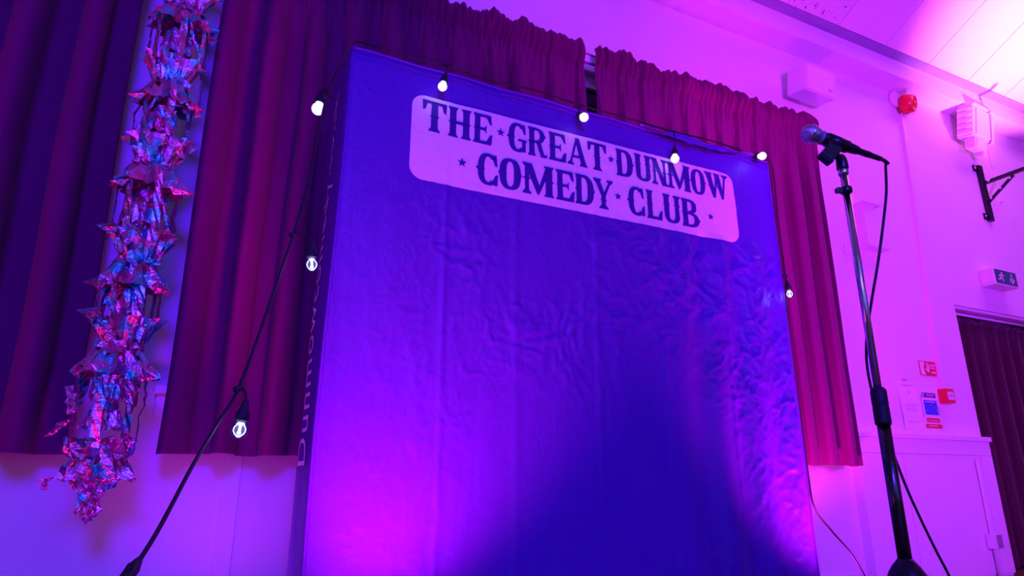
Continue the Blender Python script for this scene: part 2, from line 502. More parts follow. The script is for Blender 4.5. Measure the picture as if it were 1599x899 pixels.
def disp(x, z):
    """how far the fabric stands forward (towards the hall) of its plane"""
    x = np.asarray(x, float); z = np.asarray(z, float)
    d = 0.016 * (vnoise(x * 2.1 + 3, z * 1.1 + 8, 1) - .5)
    d = d + 0.006 * (vnoise(x * 5.3, z * 2.2, 2) - .5)
    wx = x + 0.16 * (vnoise(x * 5, z * 5, 5) - .5) + 0.05 * (vnoise(x * 17, z * 17, 15) - .5)
    wz = z + 0.16 * (vnoise(x * 5 + 9, z * 5, 6) - .5) + 0.05 * (vnoise(x * 17 + 4, z * 17, 16) - .5)
    def ridge(a, b, seed, p):
        return np.clip(1 - np.abs(2 * vnoise(a, b, seed) - 1), 0, 1) ** p
    r1 = ridge(wx * 8 + wz * 3.0, wz * 5.0 - wx * 2.0, 3, 5)
    r2 = ridge(wx * 17 - wz * 8, wz * 10 + wx * 3, 4, 4)
    r3 = ridge(wx * 34 + wz * 12, wz * 26 - wx * 8, 7, 3)
    low = np.clip((z - 0.75) / 0.5, 0, 1)
    side = np.clip((np.abs(x - 1.45) - 0.25) / 0.5, 0, 1)
    amp = np.clip(0.12 + 0.88 * np.maximum(low, side), 0, 1)
    top = np.clip((z - 1.70) / 0.10, 0, 1)
    amp = amp * (1 - 0.80 * top)
    amp = amp * np.clip((x - 0.55) / 0.9 + .25, .25, 1.0) 
    amp = amp * np.clip(1.9 * vnoise(x * 2.6 + 1, z * 2.6 + 5, 9) - .35, 0.05, 1.2)
    amp = amp * (1 + 0.3 * np.clip((x - 1.6) / .3, 0, 1) * (1 - top))
    d = d + amp * (0.0046 * r1 + 0.0050 * r2 + 0.0036 * r3)
    for cx, a, w in CREASES:
        cxx = cx + 0.012 * (vnoise(z * 3, z * 0 + cx * 7, 11) - .5)
        d = d + a * np.exp(-((x - cxx) / w) ** 2) * (1 - 0.7 * top) * (0.4 + 0.9 * vnoise(z * 4, z * 0 + cx, 12))
    # long soft vertical drape folds on the right
    fr = np.clip((x - 1.75) / .3, 0, 1) * (1 - top)
    d = d + fr * 0.013 * np.sin((x + 0.05 * np.sin(z * 2.2)) * 2 * PI / 0.23)
    # rises to zero at the edges, sags outward at the foot of the left edge
    edge = np.clip(np.minimum(x - BX0, BX1 - x) / 0.04, 0, 1) * np.clip((BTOP - z) / 0.05, 0, 1)
    return d * edge

banner = empty('backdrop_banner', ((BX0 + BX1) / 2, BY + BDEPTH / 2, 0), 'large blue fabric pop-up backdrop with white title panel reading THE GREAT DUNMOW COMEDY CLUB', 'banner')
def grid_mesh(name, fn, nu, nv, m, parent, smooth=True):
    us, vs_ = np.meshgrid(np.linspace(0, 1, nu + 1), np.linspace(0, 1, nv + 1))
    P = fn(us.ravel(), vs_.ravel())
    f = []
    for j in range(nv):
        for i in range(nu):
            a = j * (nu + 1) + i
            f.append((a, a + 1, a + nu + 2, a + nu + 1))
    return pydata(name, P, f, m, parent, smooth)
def front_fn(u, v):
    x = BX0 + u * (BX1 - BX0); z = 0.01 + v * (BTOP - 0.01)
    y = BY - disp(x, z)
    y = y + 0.005 * ((x > SX0 + .03) & (x < SX1 - .03) & (z > SZ0 + .03) & (z < SZ1 - .03))
    bow = 0.010 * np.sin(z * 2.3) * (u < 0.001)
    return np.stack([x - bow, y, z], 1)
grid_mesh('front_fabric', front_fn, 250, 260, M['banner'], banner)
def lside_fn(u, v):
    z = 0.01 + v * (BTOP - 0.01); y = BY + u * BDEPTH
    x = BX0 - 0.018 * np.sin(u * PI) * (0.6 + 0.4 * np.sin(z * 2.0)) - 0.010 * (vnoise(y * 9, z * 2.5, 21) - .5) * np.sin(u * PI)
    return np.stack([x - 0.010 * np.sin(z * 2.3) * (u < 0.001), y, z], 1)
side_l = grid_mesh('side_fabric', lside_fn, 28, 120, M['banner'], banner)
def rside_fn(u, v):
    z = 0.01 + v * (BTOP - 0.01); y = BY + u * BDEPTH
    x = BX1 + 0.012 * np.sin(u * PI) + 0.012 * (vnoise(y * 9, z * 2.5, 22) - .5) * np.sin(u * PI)
    return np.stack([x, y, z], 1)
grid_mesh('side_fabric', rside_fn, 28, 120, M['banner'], banner)
def top_fn(u, v):
    x = BX0 + u * (BX1 - BX0); y = BY + v * BDEPTH
    z = BTOP - 0.02 * np.sin(v * PI) + 0.02 * (vnoise(x * 9, y * 6, 23) - .5) * np.sin(v * PI)
    return np.stack([x, y, z], 1)
grid_mesh('top_fabric', top_fn, 120, 14, M['banner'], banner)
# stitched hem cord along the top front edge and front corners
def hem_pts():
    return [Vector((BX0 + t * (BX1 - BX0), BY - .004, BTOP - .004 + .003 * math.sin(t * 37))) for t in np.linspace(0, 1, 60)]
tube('hem', hem_pts(), 0.006, M['banner'], banner, 8)
tube('hem', [Vector((p.x, p.y - .001, p.z - .028 - .003 * math.sin(i * .9))) for i, p in enumerate(hem_pts())], 0.0022, M['banner'], banner, 6)
tube('hem', [(BX0 - 0.010 * math.sin(z * 2.3), BY, z) for z in np.linspace(0.01, BTOP - .004, 70)], 0.007, M['banner'], banner, 8)
tube('hem', [(BX1, BY, z) for z in np.linspace(0.01, BTOP - .004, 40)], 0.006, M['banner'], banner, 8)
# loose film flap on the right of the top edge
def flap_fn(u, v):
    x = 1.72 + u * 0.72; 
    y = BY - 0.012 - 0.02 * v - 0.014 * (vnoise(x * 14, v * 3, 31))
    z = BTOP + 0.012 * np.sin(u * PI) - 0.055 * v * np.sin(np.clip(u * 1.1, 0, 1) * PI) - 0.012 * vnoise(x * 22, v * 4, 32)
    return np.stack([x, y, z], 1)
grid_mesh('edge_flap', flap_fn, 60, 6, M['banner'], banner)

# cut a flat bmesh into small cells and press it on to the fabric
def conform(bm, step, off):
    xs = [v.co.x for v in bm.verts]; zs = [v.co.z for v in bm.verts]
    for axis, lo, hi in (((1, 0, 0), min(xs), max(xs)), ((0, 0, 1), min(zs), max(zs))):
        n = max(1, int((hi - lo) / step))
        for k in range(1, n):
            c = lo + (hi - lo) * k / n
            co = Vector((c, 0, 0)) if axis[0] else Vector((0, 0, c))
            bmesh.ops.bisect_plane(bm, geom=bm.verts[:] + bm.edges[:] + bm.faces[:], plane_co=co, plane_no=axis)
    vv = list(bm.verts)
    d = disp([v.co.x for v in vv], [v.co.z for v in vv])
    for v, dd in zip(vv, d): v.co.y = BY - float(dd) - off

bm = bmesh.new()
pts = []
for cx, cz, a0 in ((SX1 - SR, SZ1 - SR, 0), (SX0 + SR, SZ1 - SR, 90), (SX0 + SR, SZ0 + SR, 180), (SX1 - SR, SZ0 + SR, 270)):
    for k in range(9):
        a = R(a0 + 90 * k / 8)
        pts.append(bm.verts.new((cx + SR * math.cos(a), 0, cz + SR * math.sin(a))))
bm.faces.new(pts)
conform(bm, 0.010, 0.0022)
title = obj('title_panel', bm, M['print_white'], banner, True)
tag(title, 'white printed rounded title panel with blue western lettering')

# ---- western slab-serif glyphs, drawn in a unit box
def rect(x0, y0, x1, y1): return [(x0, y0), (x1, y0), (x1, y1), (x0, y1)]
def ring(cx, cy, a, b, ia, ib, t0, t1, n=22):
    out = []
    for k in range(n):
        u, v = R(t0 + (t1 - t0) * k / n), R(t0 + (t1 - t0) * (k + 1) / n)
        def pt(rx, ry, t):
            c, s = math.cos(t), math.sin(t)
            e = 0.78
            return (cx + rx * math.copysign(abs(c) ** e, c), cy + ry * math.copysign(abs(s) ** e, s))
        out.append([pt(ia, ib, u), pt(a, b, u), pt(a, b, v), pt(ia, ib, v)])
    return out
def slab(cx, y, hw, up, s=.11):
    t = .065 if up else -.065
    return [[(cx - hw, y), (cx + hw, y), (cx + hw * .92, y + t), (cx - hw * .92, y + t)],
            [(cx - hw * .8, y + t), (cx + hw * .8, y + t), (cx + s, y + t * 2.0), (cx - s, y + t * 2.0)]]
def spur(cx, cy, w, h=.075): return [[(cx - w, cy), (cx, cy - h), (cx + w, cy), (cx, cy + h)]]
def stem(cx, y0=0, y1=1, hw=.14, bot=True, top=True, sp=True, sw=.21):
    o = [rect(cx - hw, y0, cx + hw, y1)]
    if bot: o += slab(cx, y0, sw, True, hw)
    if top: o += slab(cx, y1, sw, False, hw)
    if sp: o += spur(cx, (y0 + y1) / 2, hw + .075)
    return o
G = {}
G['T'] = stem(.5, top=False, sw=.24) + [rect(.06, .90, .94, 1), [(0, 1.0), (.10, 1), (.20, .90), (.13, .70), (.02, .66)], [(1, 1.0), (.90, 1), (.80, .90), (.87, .70), (.98, .66)]]
G['H'] = stem(.22) + stem(.78) + [rect(.3, .45, .7, .55)]
ARMS = [rect(.2, .90, .90, 1), [(.70, .90), (.92, 1), (.97, .66), (.86, .70)]]
ARMB = [rect(.2, 0, .92, .10), [(.70, .10), (.86, .32), (1.0, .36), (.95, 0)]]
G['E'] = stem(.25) + ARMS + ARMB + [rect(.3, .455, .68, .545), [(.56, .5), (.70, .66), (.70, .34)]]
G['L'] = stem(.25) + ARMB
G['O'] = ring(.5, .5, .48, .5, .165, .40, 0, 360, 36) + spur(.05, .5, .10) + spur(.95, .5, .10) + spur(.30, .5, .06) + spur(.70, .5, .06)
CR = ring(.54, .5, .49, .5, .19, .40, 48, 312, 32) + spur(.07, .5, .12) + spur(.33, .5, .06)
G['C'] = CR + [[(.80, .98), (.93, .98), (.97, .62), (.86, .64), (.74, .86)], [(.84, .02), (.98, .02), (1.0, .38), (.88, .34), (.74, .14)]]
G['G'] = CR + [[(.80, .98), (.93, .98), (.97, .64), (.86, .66), (.74, .86)], rect(.76, .03, .96, .44), rect(.55, .38, 1.02, .46)]
G['D'] = stem(.20, sw=.20, sp=False) + spur(.09, .5, .09) + [rect(.2, .90, .5, 1), rect(.2, 0, .5, .10)] + ring(.42, .5, .55, .5, .23, .40, -90, 90, 22) + spur(.95, .5, .10)
G['R'] = stem(.22, sw=.21) + [rect(.2, .91, .5, 1), rect(.2, .46, .55, .55)] + ring(.42, .735, .48, .265, .22, .18, -90, 90, 18) + [[(.45, .50), (.70, .50), (.88, .09), (1.04, .13), (1.0, 0), (.70, 0)]] + spur(.90, .735, .07)
G['B'] = stem(.22, sw=.21) + [rect(.2, .91, .5, 1), rect(.2, .46, .55, .54), rect(.2, 0, .5, .09)] + ring(.40, .745, .46, .255, .20, .17, -90, 90, 18) + ring(.40, .265, .56, .265, .30, .175, -90, 90, 18) + spur(.96, .265, .07)
G['A'] = [[(.10, .05), (.21, .05), (.54, .93), (.44, 1)], [(.40, 1), (.62, 1), (.98, .05), (.70, .05)], rect(.26, .27, .76, .36)] + slab(.16, 0, .18, True, .07) + slab(.83, 0, .21, True, .13)
G['U'] = stem(.21, .28, 1, bot=False) + stem(.79, .28, 1, hw=.12, bot=False) + ring(.5, .30, .43, .30, .155, .20, 180, 360, 20)
G['N'] = stem(.17, hw=.08, sp=True) + stem(.84, hw=.08, sp=True) + [[(.05, 1), (.34, 1), (.94, 0), (.65, 0)]]
G['M'] = stem(.13, hw=.065, sw=.15) + stem(.85, hw=.115, sw=.16) + [[(.05, 1), (.29, 1), (.57, .20), (.47, 0)], [(.94, 1), (.76, 1), (.46, .10), (.50, 0), (.56, .10)]]
G['W'] = [[(.04, .95), (.28, .95), (.40, .15), (.29, 0)], [(.29, 0), (.38, 0), (.56, .88), (.48, .95)], [(.40, .95), (.64, .95), (.77, .15), (.66, 0)], [(.66, 0), (.75, 0), (.93, .95), (.84, .95)]] + slab(.15, 1, .17, False, .1) + slab(.52, 1, .15, False, .1) + slab(.88, 1, .15, False, .05) + spur(.22, .48, .11) + spur(.59, .48, .11)
G['Y'] = [[(.07, .95), (.34, .95), (.60, .42), (.40, .42)], [(.80, .95), (.92, .95), (.60, .42), (.48, .50)], rect(.39, 0, .61, .46)] + slab(.20, 1, .21, False, .13) + slab(.85, 1, .17, False, .07) + slab(.5, 0, .25, True, .11) + spur(.5, .30, .18)
star = []
for k in range(10):
    a = PI / 2 + k * PI / 5
    rr = .5 if k % 2 == 0 else .21
    star.append((.5 + rr * math.cos(a), .5 + rr * math.sin(a)))
G['*'] = [[star[k], star[(k + 1) % 10], (.5, .5)] for k in range(10)]
LINE1 = [('T', .652, .757), ('H', .762, .866), ('E', .870, .962), ('*', .980, 1.020), ('G', 1.032, 1.122), ('R', 1.128, 1.220), ('E', 1.227, 1.320), ('A', 1.325, 1.424), ('T', 1.430, 1.532), ('*', 1.536, 1.576), ('D', 1.583, 1.680), ('U', 1.687, 1.785), ('N', 1.787, 1.876), ('M', 1.878, 2.021), ('O', 2.024, 2.115), ('W', 2.116, 2.259)]
LINE2 = [('*', .808, .850), ('C', .893, .989), ('O', .993, 1.097), ('M', 1.104, 1.251), ('E', 1.259, 1.356), ('D', 1.359, 1.458), ('Y', 1.455, 1.558), ('*', 1.564, 1.604), ('C', 1.636, 1.731), ('L', 1.737, 1.834), ('U', 1.838, 1.944), ('B', 1.947, 2.058), ('*', 2.108, 2.148)]
def glyph(ch, x0, x1, z0, z1):
    if ch == '*':
        zc = (z0 + z1) / 2 + (.004); h = (x1 - x0) * .52
        z0, z1 = zc - h, zc + h
    bm = bmesh.new()
    for poly in G[ch]:
        try:
            bm.faces.new([bm.verts.new((x0 + px * (x1 - x0), 0, z0 + py * (z1 - z0))) for px, py in poly])
        except ValueError:
            pass
    conform(bm, 0.010, 0.0038)
    for f in bm.faces:
        f.normal_update()
    me = bpy.data.meshes.new('letter')
    bm.to_mesh(me); bm.free()
    return link('star' if ch == '*' else 'letter', me, M['banner_ink'], title)
for ch, a, b in LINE1: glyph(ch, a, b, 1.9915, 2.1295)
for ch, a, b in LINE2: glyph(ch, a, b, 1.808, 1.952)

# web address up the left side of the backdrop
cu = bpy.data.curves.new('web_address', 'FONT')
cu.body = 'Dunmowcomedy.co.uk'
cu.size = 0.1
cu.space_character = 1.08
to = bpy.data.objects.new('web_address', cu)
COL.objects.link(to)
bpy.context.view_layer.update()
me = bpy.data.meshes.new_from_object(to.evaluated_get(bpy.context.evaluated_depsgraph_get()))
bpy.data.objects.remove(to)
tv = np.array([v.co[:] for v in me.vertices])
tx0, tx1 = tv[:, 0].min(), tv[:, 0].max()
L0, L1 = 0.700, 2.165
sc = (L1 - L0) / (tx1 - tx0)
capk = 1.25
for v in me.vertices:
    x, y = v.co.x, v.co.y
    zz = L0 + (x - tx0) * sc
    yy = BY + 0.135 + y * sc * capk
    u = (yy - BY) / BDEPTH
    xx = float(lside_fn(np.array([u]), np.array([(zz - .01) / (BTOP - .01)]))[0][0])
    v.co = Vector((xx - 0.0035, yy, zz))
link('web_address', me, M['print_white'], side_l)
tag(bpy.data.objects['web_address'], 'white lettering reading Dunmowcomedy.co.uk')

# ------------------------------------------------------------------ velvet curtains
def curtain(name, label, x0, x1, y, ztop, zbot, seed, wmin, wmax, amp, m, mt, head=0.16, group=None, flare=0.0, lean=0.0, dens=230, gather=0.014):
    rnd = random.Random(seed)
    t = empty(name, ((x0 + x1) / 2, y, zbot), label, 'curtain', group)
    # fold phase along the width
    xs, ph, am = [0.0], [0.0], [rnd.uniform(.6, 1)]
    while xs[-1] < (x1 - x0):
        xs.append(xs[-1] + rnd.uniform(wmin, wmax)); ph.append(ph[-1] + 2 * PI); am.append(rnd.uniform(.55, 1.15))
    nu = int((x1 - x0) * dens)
    u = np.linspace(0, x1 - x0, nu + 1)
    P = np.interp(u, xs, ph); A = np.interp(u, xs, am)
    def rows(zs):
        V = []
        for z in zs:
            dt = (ztop - z); k = min(1, max(0, (dt - head * .6) / 0.55))
            k = k * k * (3 - 2 * k)
            wob = 0.5 * (vnoise(u * 3.0, np.full_like(u, z * 0.9 + seed), seed + 40) - .5)
            ph2 = P + wob * 2.0
            s = np.sin(ph2)
            fold = A * amp * (0.85 * s + 0.16 * np.sin(2 * ph2 + 1.1 + seed) + 0.22 * np.sin(3 * ph2 + seed) * (vnoise(u * 2, u * 0 + z * .5, seed + 3) - .3))
            hf = np.sin(u * 2 * PI / 0.050 + 14 * vnoise(u * 7, u * 0 + z * 1.5, seed + 5))
            hh = np.exp(-(max(0, dt - head) / 0.16) ** 2)
            puff = 0.036 * math.sin(min(1, dt / head) * PI) * (0.6 + 0.8 * vnoise(u * 7, u * 0 + 3, seed + 8))
            yy = y - (0.30 + 0.70 * k) * fold - (hf + .7 * np.sin(u * 2 * PI / .023 + 9 * vnoise(u * 11, u * 0 + z * 2, seed + 6))) * gather * hh - puff - 0.02 * (1 - k)
            zz = np.full_like(u, z)
            if dt < head * 1.01:
                w = 1 - dt / head
                zz = zz + w * (0.030 * (vnoise(u * 6, u * 0, seed + 9) - .5) + 0.022 * (vnoise(u * 26, u * 0 + 2, seed + 17) - .5))
            if z - zbot < 0.12:
                zz = zz + (1 - (z - zbot) / .12) * 0.004 * np.sin(P * .5 + seed)
            c = (u / (x1 - x0) - .5)
            xx = x0 + u + flare * c * min(1, dt / 2) + lean * dt - 0.0165 * np.sin(2 * ph2) * k * (wmin + wmax) / .4 + 0.016 * (vnoise(u * 5, u * 0 + z * 1.2, seed + 7) - .5) * k
            V.append(np.stack([xx, yy, zz], 1))
        n = len(zs)
        F = [(j * (nu + 1) + i, j * (nu + 1) + i + 1, (j + 1) * (nu + 1) + i + 1, (j + 1) * (nu + 1) + i) for j in range(n - 1) for i in range(nu)]
        return np.concatenate(V), F
    zs = list(np.linspace(ztop, ztop - head, 9))
    V, F = rows(zs); pydata('heading_tape', V, F, mt, t, True)
    zs = list(np.linspace(ztop - head, ztop - head - .5, 14)) + list(np.linspace(ztop - head - .5, zbot, 40))[1:]
    V, F = rows(zs); pydata('drape', V, F, m, t, True)
    return t

CYP = 2.805
def cx_(px, py): return at(px, py, CYP).x
CTOP = 0.905 * CYP + EYE
CBOT = 0.033 * CYP + EYE
curtain('curtain', 'dark crimson velvet curtain at the far left, left of the foil garland', -1.9, -0.157 * CYP, CYP, CTOP, CBOT, 3, .17, .25, .088, M['velvet'], M['tape'], flare=.05)
curtain('curtain', 'crimson velvet curtain between the foil garland and the blue backdrop', -0.052 * CYP, 0.643 * CYP, CYP, CTOP, CBOT + .004, 11, .14, .23, .086, M['velvet'], M['tape'])
curtain('curtain', 'crimson velvet curtain behind the right side of the backdrop and the microphone', 0.676 * CYP, 1.350 * CYP, CYP, CTOP + .012, CBOT - .004, 19, .12, .20, .078, M['velvet'], M['tape'], flare=-.03)
# rail
rl = empty('curtain_rail', (1.9, CYP + .03, CTOP - .05), 'white curtain rail showing in the gap between the two crimson curtains', 'curtain rail')
box('track', -2.2, 3.95, CYP + .055, CYP + .08, CTOP - .055, CTOP - .005, M['white'], rl, 0.003)
box('top_cap', -2.2, 3.95, CYP + .05, CYP + .085, CTOP - .003, CTOP + .006, M['steel'], rl)
for x in (-2.0, -0.3, 1.885, 3.93):
    box('bracket', x - .012, x + .012, CYP + .08, WY - .0005, CTOP - .04, CTOP - .02, M['white'], rl)
# doorway curtain
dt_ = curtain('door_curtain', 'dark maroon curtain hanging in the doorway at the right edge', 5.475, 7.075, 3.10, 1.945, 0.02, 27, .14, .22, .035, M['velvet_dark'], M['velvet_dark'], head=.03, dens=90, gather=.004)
rr = empty('curtain_pole', (6.27, 3.10, 1.975), 'pale curtain pole across the top of the doorway', 'curtain pole')
tube('pole', [(5.472, 3.085, 1.987), (7.078, 3.085, 1.987)], 0.011, M['white'], rr, 10)
tube('finial', [(5.472, 3.085, 1.987), (5.488, 3.085, 1.987)], 0.017, M['white'], rr, 12)
#--PART2--
# ------------------------------------------------------------------ festoon string lights
string = empty('string_lights', (BX0, BY - .05, BTOP), 'black festoon cable with eight lit clear bulbs strung around the backdrop', 'string lights')
FY = BY - 0.045
cable_pts = [ax(196, 906, 1.05), ax(214, 880, 1.08), ax(250, 822, 1.16), ax(300, 728, 1.34), ax(340, 660, 1.50), ax(372, 607, 1.60), ax(412, 500, 1.76), ax(458, 366, 1.93),
             ax(480, 290, 2.02), ax(500, 195, 2.10), ax(511, 150, 2.12), ax(528, 108, 2.11)]
ctop = Vector((BX0 + .01, FY + .03, BTOP + .012))
cable_pts += [ctop]
def edge(px, py, dz=0.010): 
    p = at(px, py, FY)
    return Vector((p.x, FY, BTOP + dz))
for k, px in enumerate((600, 640, 699, 760, 830, 912, 980, 1058, 1120, 1186)):
    p = at(px, 70 + (px - 543) * .285, FY)
    cable_pts.append(Vector((p.x, FY + .012 * (k % 2) + .012, BTOP + (0.012 if k % 3 else 0.004))))
cable_pts += [Vector((BX1 + .012, BY - .02, BTOP - .02)), Vector((BX1 + .02, BY - .01, 1.95)), at(1226, 430, BY + .01), at(1232, 520, BY + .02), at(1250, 650, BY + .03),
              at(1262, 740, BY + .02), at(1272, 792, BY + .0), at(1300, 830, BY + .06), at(1330, 865, BY + .12), at(1356, 908, BY + .18)]
cpath = catmull(cable_pts, 9)
tube('cable', cpath, 0.0042, M['rubber'], string, 8)
# plug end bottom left
d0 = (ax(240, 840, 1.14) - ax(205, 890, 1.06)).normalized()
pl = lathe('connector', [(0.0, -.040), (.0105, -.040), (.0115, -.03), (.0115, .0), (.0095, .006), (.0075, .016), (.005, .024), (0, .026)], M['rubber'], string, ax(208, 887, 1.07), d0, 16)
tube('connector_loop', catmull([ax(203, 880, 1.06), ax(200, 884, 1.055), ax(203, 889, 1.05)], 4), 0.003, M['rubber'], string, 6)

def bulb(glass_c, cable_c, lit, sc=1.0, tilt=(0, 0, -1)):
    """glass_c: middle of the glass globe; cable_c: where the drop leaves the cable"""
    up = (-Vector(tilt)).normalized()
    g = Vector(glass_c)
    s = sc
    base = g + up * 0.024 * s
    h = lathe('bulb_holder', [(0, .050 * s), (.006 * s, .050 * s), (.0085 * s, .040 * s), (.011 * s, .028 * s), (.0165 * s, .018 * s), (.0175 * s, .006 * s), (.0165 * s, -.002 * s), (0, -.002 * s)], M['rubber'], string, base, up, 18)
    prof = [(0.013 * s, .024 * s)]
    for k in range(0, 13):
        a = PI * (0.20 + 0.80 * k / 12)
        prof.append((0.0205 * s * math.sin(a) if k < 12 else 0.0, 0.0205 * s * math.cos(a)))
    gl = lathe('globe', prof, M['frost'] if lit else M['bulb_glass'], h, g, up, 20)
    if not lit:
        bm = bmesh.new()
        add_lathe(bm, [(0, .018 * s), (.0065 * s, .018 * s), (.0065 * s, .013 * s), (.0034 * s, .011 * s), (.0034 * s, -.004 * s), (.005 * s, -.006 * s), (.0045 * s, -.010 * s), (0, -.011 * s)], 14, axis_xf(g, up))
        obj('filament', bm, M['led'], h, True)
    top = base + up * 0.048 * s
    mid = (top + Vector(cable_c)) / 2 + Vector((0.006, 0, 0.008))
    tube('drop_wire', catmull([top, mid, Vector(cable_c)], 5), 0.003 * s, M['rubber'], h, 6)
    bm = bmesh.new()
    add_lathe(bm, [(0, -.012), (.0062, -.012), (.0075, 0), (.0062, .012), (0, .012)], 10, axis_xf(cable_c, (1, 0, .3)))
    obj('cable_joint', bm, M['rubber'], h, True)
    ld = bpy.data.lights.new('bulb_light', 'POINT')
    ld.energy = 0.32 if lit else 0.22
    ld.color = (0.30, 0.30, 1.0)
    ld.shadow_soft_size = 0.024
    lo = bpy.data.objects.new('bulb_light', ld)
    COL.objects.link(lo)
    lo.location = g
    return h
def near(p):
    p = Vector(p)
    return min(cpath, key=lambda q: (q - p).length)
bulb(ax(374, 671, 1.53), near(ax(376, 612, 1.6)), False, 0.98, (-.10, 0, -1))
bulb(ax(487, 413, 1.90), near(ax(459, 368, 1.93)), False, 1.0, (.12, 0, -1))
bulb(ax(496.5, 170, 2.14), near(ax(510, 150, 2.12)), True, 1.02, (-.15, 0, -1))
bulb(at(691, 135, FY - .02), near(at(702, 113, FY)), True, 0.92, (-.2, 0, -1))
bulb(at(912, 183, FY - .03), near(at(914, 172, FY)), True, 1.0, (0, -.6, -.5))
bulb(at(1054, 248, FY - .01), near(at(1058, 216, FY)), True, 1.0, (-.15, -.1, -1))
bulb(at(1190.5, 243.5, FY - .02), near(at(1188, 250, FY)), True, 1.0, (.1, -.8, -.3))
bulb(at(1233, 459, BY - .025), near(at(1226, 430, BY + .01)), False, 0.93, (.08, 0, -1))

# ------------------------------------------------------------------ microphone stand
PT = ax(1316, 264, 1.75)
PB = Vector((PT.x - .004, PT.y + .004, 0))       # stands a touch out of plumb
def onpole(z): return PB + (PT - PB) * (z / PT.z)
pdir = (PT - PB).normalized()
def zpix(py):                                    # height on the pole of an image row
    lo, hi = 0.05, 1.6
    for _ in range(40):
        m_ = (lo + hi) / 2
        q = onpole(m_) - Vector((0, 0, EYE))
        fwd = q.x * math.sin(YAW) + q.y * math.cos(YAW)
        w = fwd * math.cos(PITCH) + q.z * math.sin(PITCH); uu = -fwd * math.sin(PITCH) + q.z * math.cos(PITCH)
        if CY - FPX * uu / w > py: lo = m_
        else: hi = m_
    return lo
zc0, zc1, zh = zpix(663), zpix(605), zpix(868)
stand = empty('microphone_stand', PB, 'black and chrome microphone stand in front of the wall right of the backdrop', 'microphone stand')
tube('upper_tube', [onpole(zc0), PT], 0.0095, M['chrome'], stand, 20)
tube('lower_tube', [onpole(zh - .05), onpole(zc0 + .01)], 0.0150, M['dark_chrome'], stand, 20)
zk = zpix(640)
lathe('clutch', [(0, 0), (.0175, 0), (.0185, .006), (.0185, (zc1 - zc0) * .45), (.0175, (zc1 - zc0) * .5), (.0185, (zc1 - zc0) * .55), (.0185, (zc1 - zc0) - .008), (.014, zc1 - zc0), (0, zc1 - zc0)], M['rubber'], stand, onpole(zc0), pdir, 24)
# collar clip on the upper tube
zcl = zpix(297)
cl = lathe('collar', [(0, -.008), (.0145, -.008), (.0155, -.004), (.0155, .004), (.0145, .008), (0, .008)], M['black'], stand, onpole(zcl), pdir, 20)
bm = bmesh.new(); add_box(bm, -.028, -.010, -.008, .008, -.007, .006, .002, Matrix.Translation(onpole(zcl)) @ Matrix.Rotation(-YAW, 4, 'Z')); obj('clip_tab', bm, M['black'], cl)
lathe('thread_collar', [(0, -.012), (.012, -.012), (.0135, -.008), (.0135, .004), (.011, .008), (0, .008)], M['chrome'], stand, PT - pdir * .006, pdir, 20)
# tripod hub and legs
hub = lathe('hub', [(0, .035), (.0155, .035), (.019, .030), (.028, .020), (.038, .004), (.044, -.012), (.046, -.04), (.046, -.06), (.030, -.068), (0, -.068)], M['black'], stand, onpole(zh - .040), pdir, 28)
hc = onpole(zh - .05)
for k in range(3):
    a = R(100 + 120 * k)
    dr = Vector((math.cos(a), math.sin(a), 0))
    foot = Vector((hc.x, hc.y, 0)) + dr * 0.36
    lg = tube('leg', [hc + dr * .035, hc + dr * .06 - Vector((0, 0, .03)), foot + Vector((0, 0, .018))], 0.009, M['black_metal'], stand, 12)
    lathe('rubber_foot', [(0, 0), (.015, 0), (.016, .01), (.012, .035), (0, .035)], M['rubber'], lg, foot, (0, 0, 1), 14)

# microphone clip belongs to the stand
BALL = ax(1266, 209, 1.75)
TAIL = ax(1378, 249, 1.75)
mdir = (TAIL - BALL).normalized()
side = mdir.cross(Vector((0, 0, 1))).normalized()
mup = side.cross(mdir).normalized()
if mup.z < 0: mup = -mup; side = -side
def mp(a, u=0.0, s=0.0): return BALL + mdir * a + mup * u + side * s
CLIP_A = 0.070
mrot = Matrix((( mdir.x, side.x, mup.x, 0), (mdir.y, side.y, mup.y, 0), (mdir.z, side.z, mup.z, 0), (0, 0, 0, 1)))
bm = bmesh.new()
# open tapered cup around the handle
ring_o, ring_i = [], []
n = 20
for a_, r_ in ((CLIP_A - .024, .0195), (CLIP_A + .036, .0180)):
    ro, ri = [], []
    for k in range(n + 1):
        t = R(-60 + 300 * k / n - 90 - 90)
        t = R(120 + 300 * k / n)
        c, s = math.cos(t), math.sin(t)
        ro.append(bm.verts.new(mp(a_, r_ * s * 1.0, r_ * c)))
        ri.append(bm.verts.new(mp(a_, (r_ - .0035) * s, (r_ - .0035) * c)))
    ring_o.append(ro); ring_i.append(ri)
for k in range(n):
    bm.faces.new((ring_o[0][k], ring_o[0][k + 1], ring_o[1][k + 1], ring_o[1][k]))
    bm.faces.new((ring_i[0][k], ring_i[1][k], ring_i[1][k + 1], ring_i[0][k + 1]))
    bm.faces.new((ring_o[0][k], ring_i[0][k], ring_i[0][k + 1], ring_o[0][k + 1]))
    bm.faces.new((ring_o[1][k], ring_o[1][k + 1], ring_i[1][k + 1], ring_i[1][k]))
clip = obj('microphone_clip', bm, M['black'], stand, True)
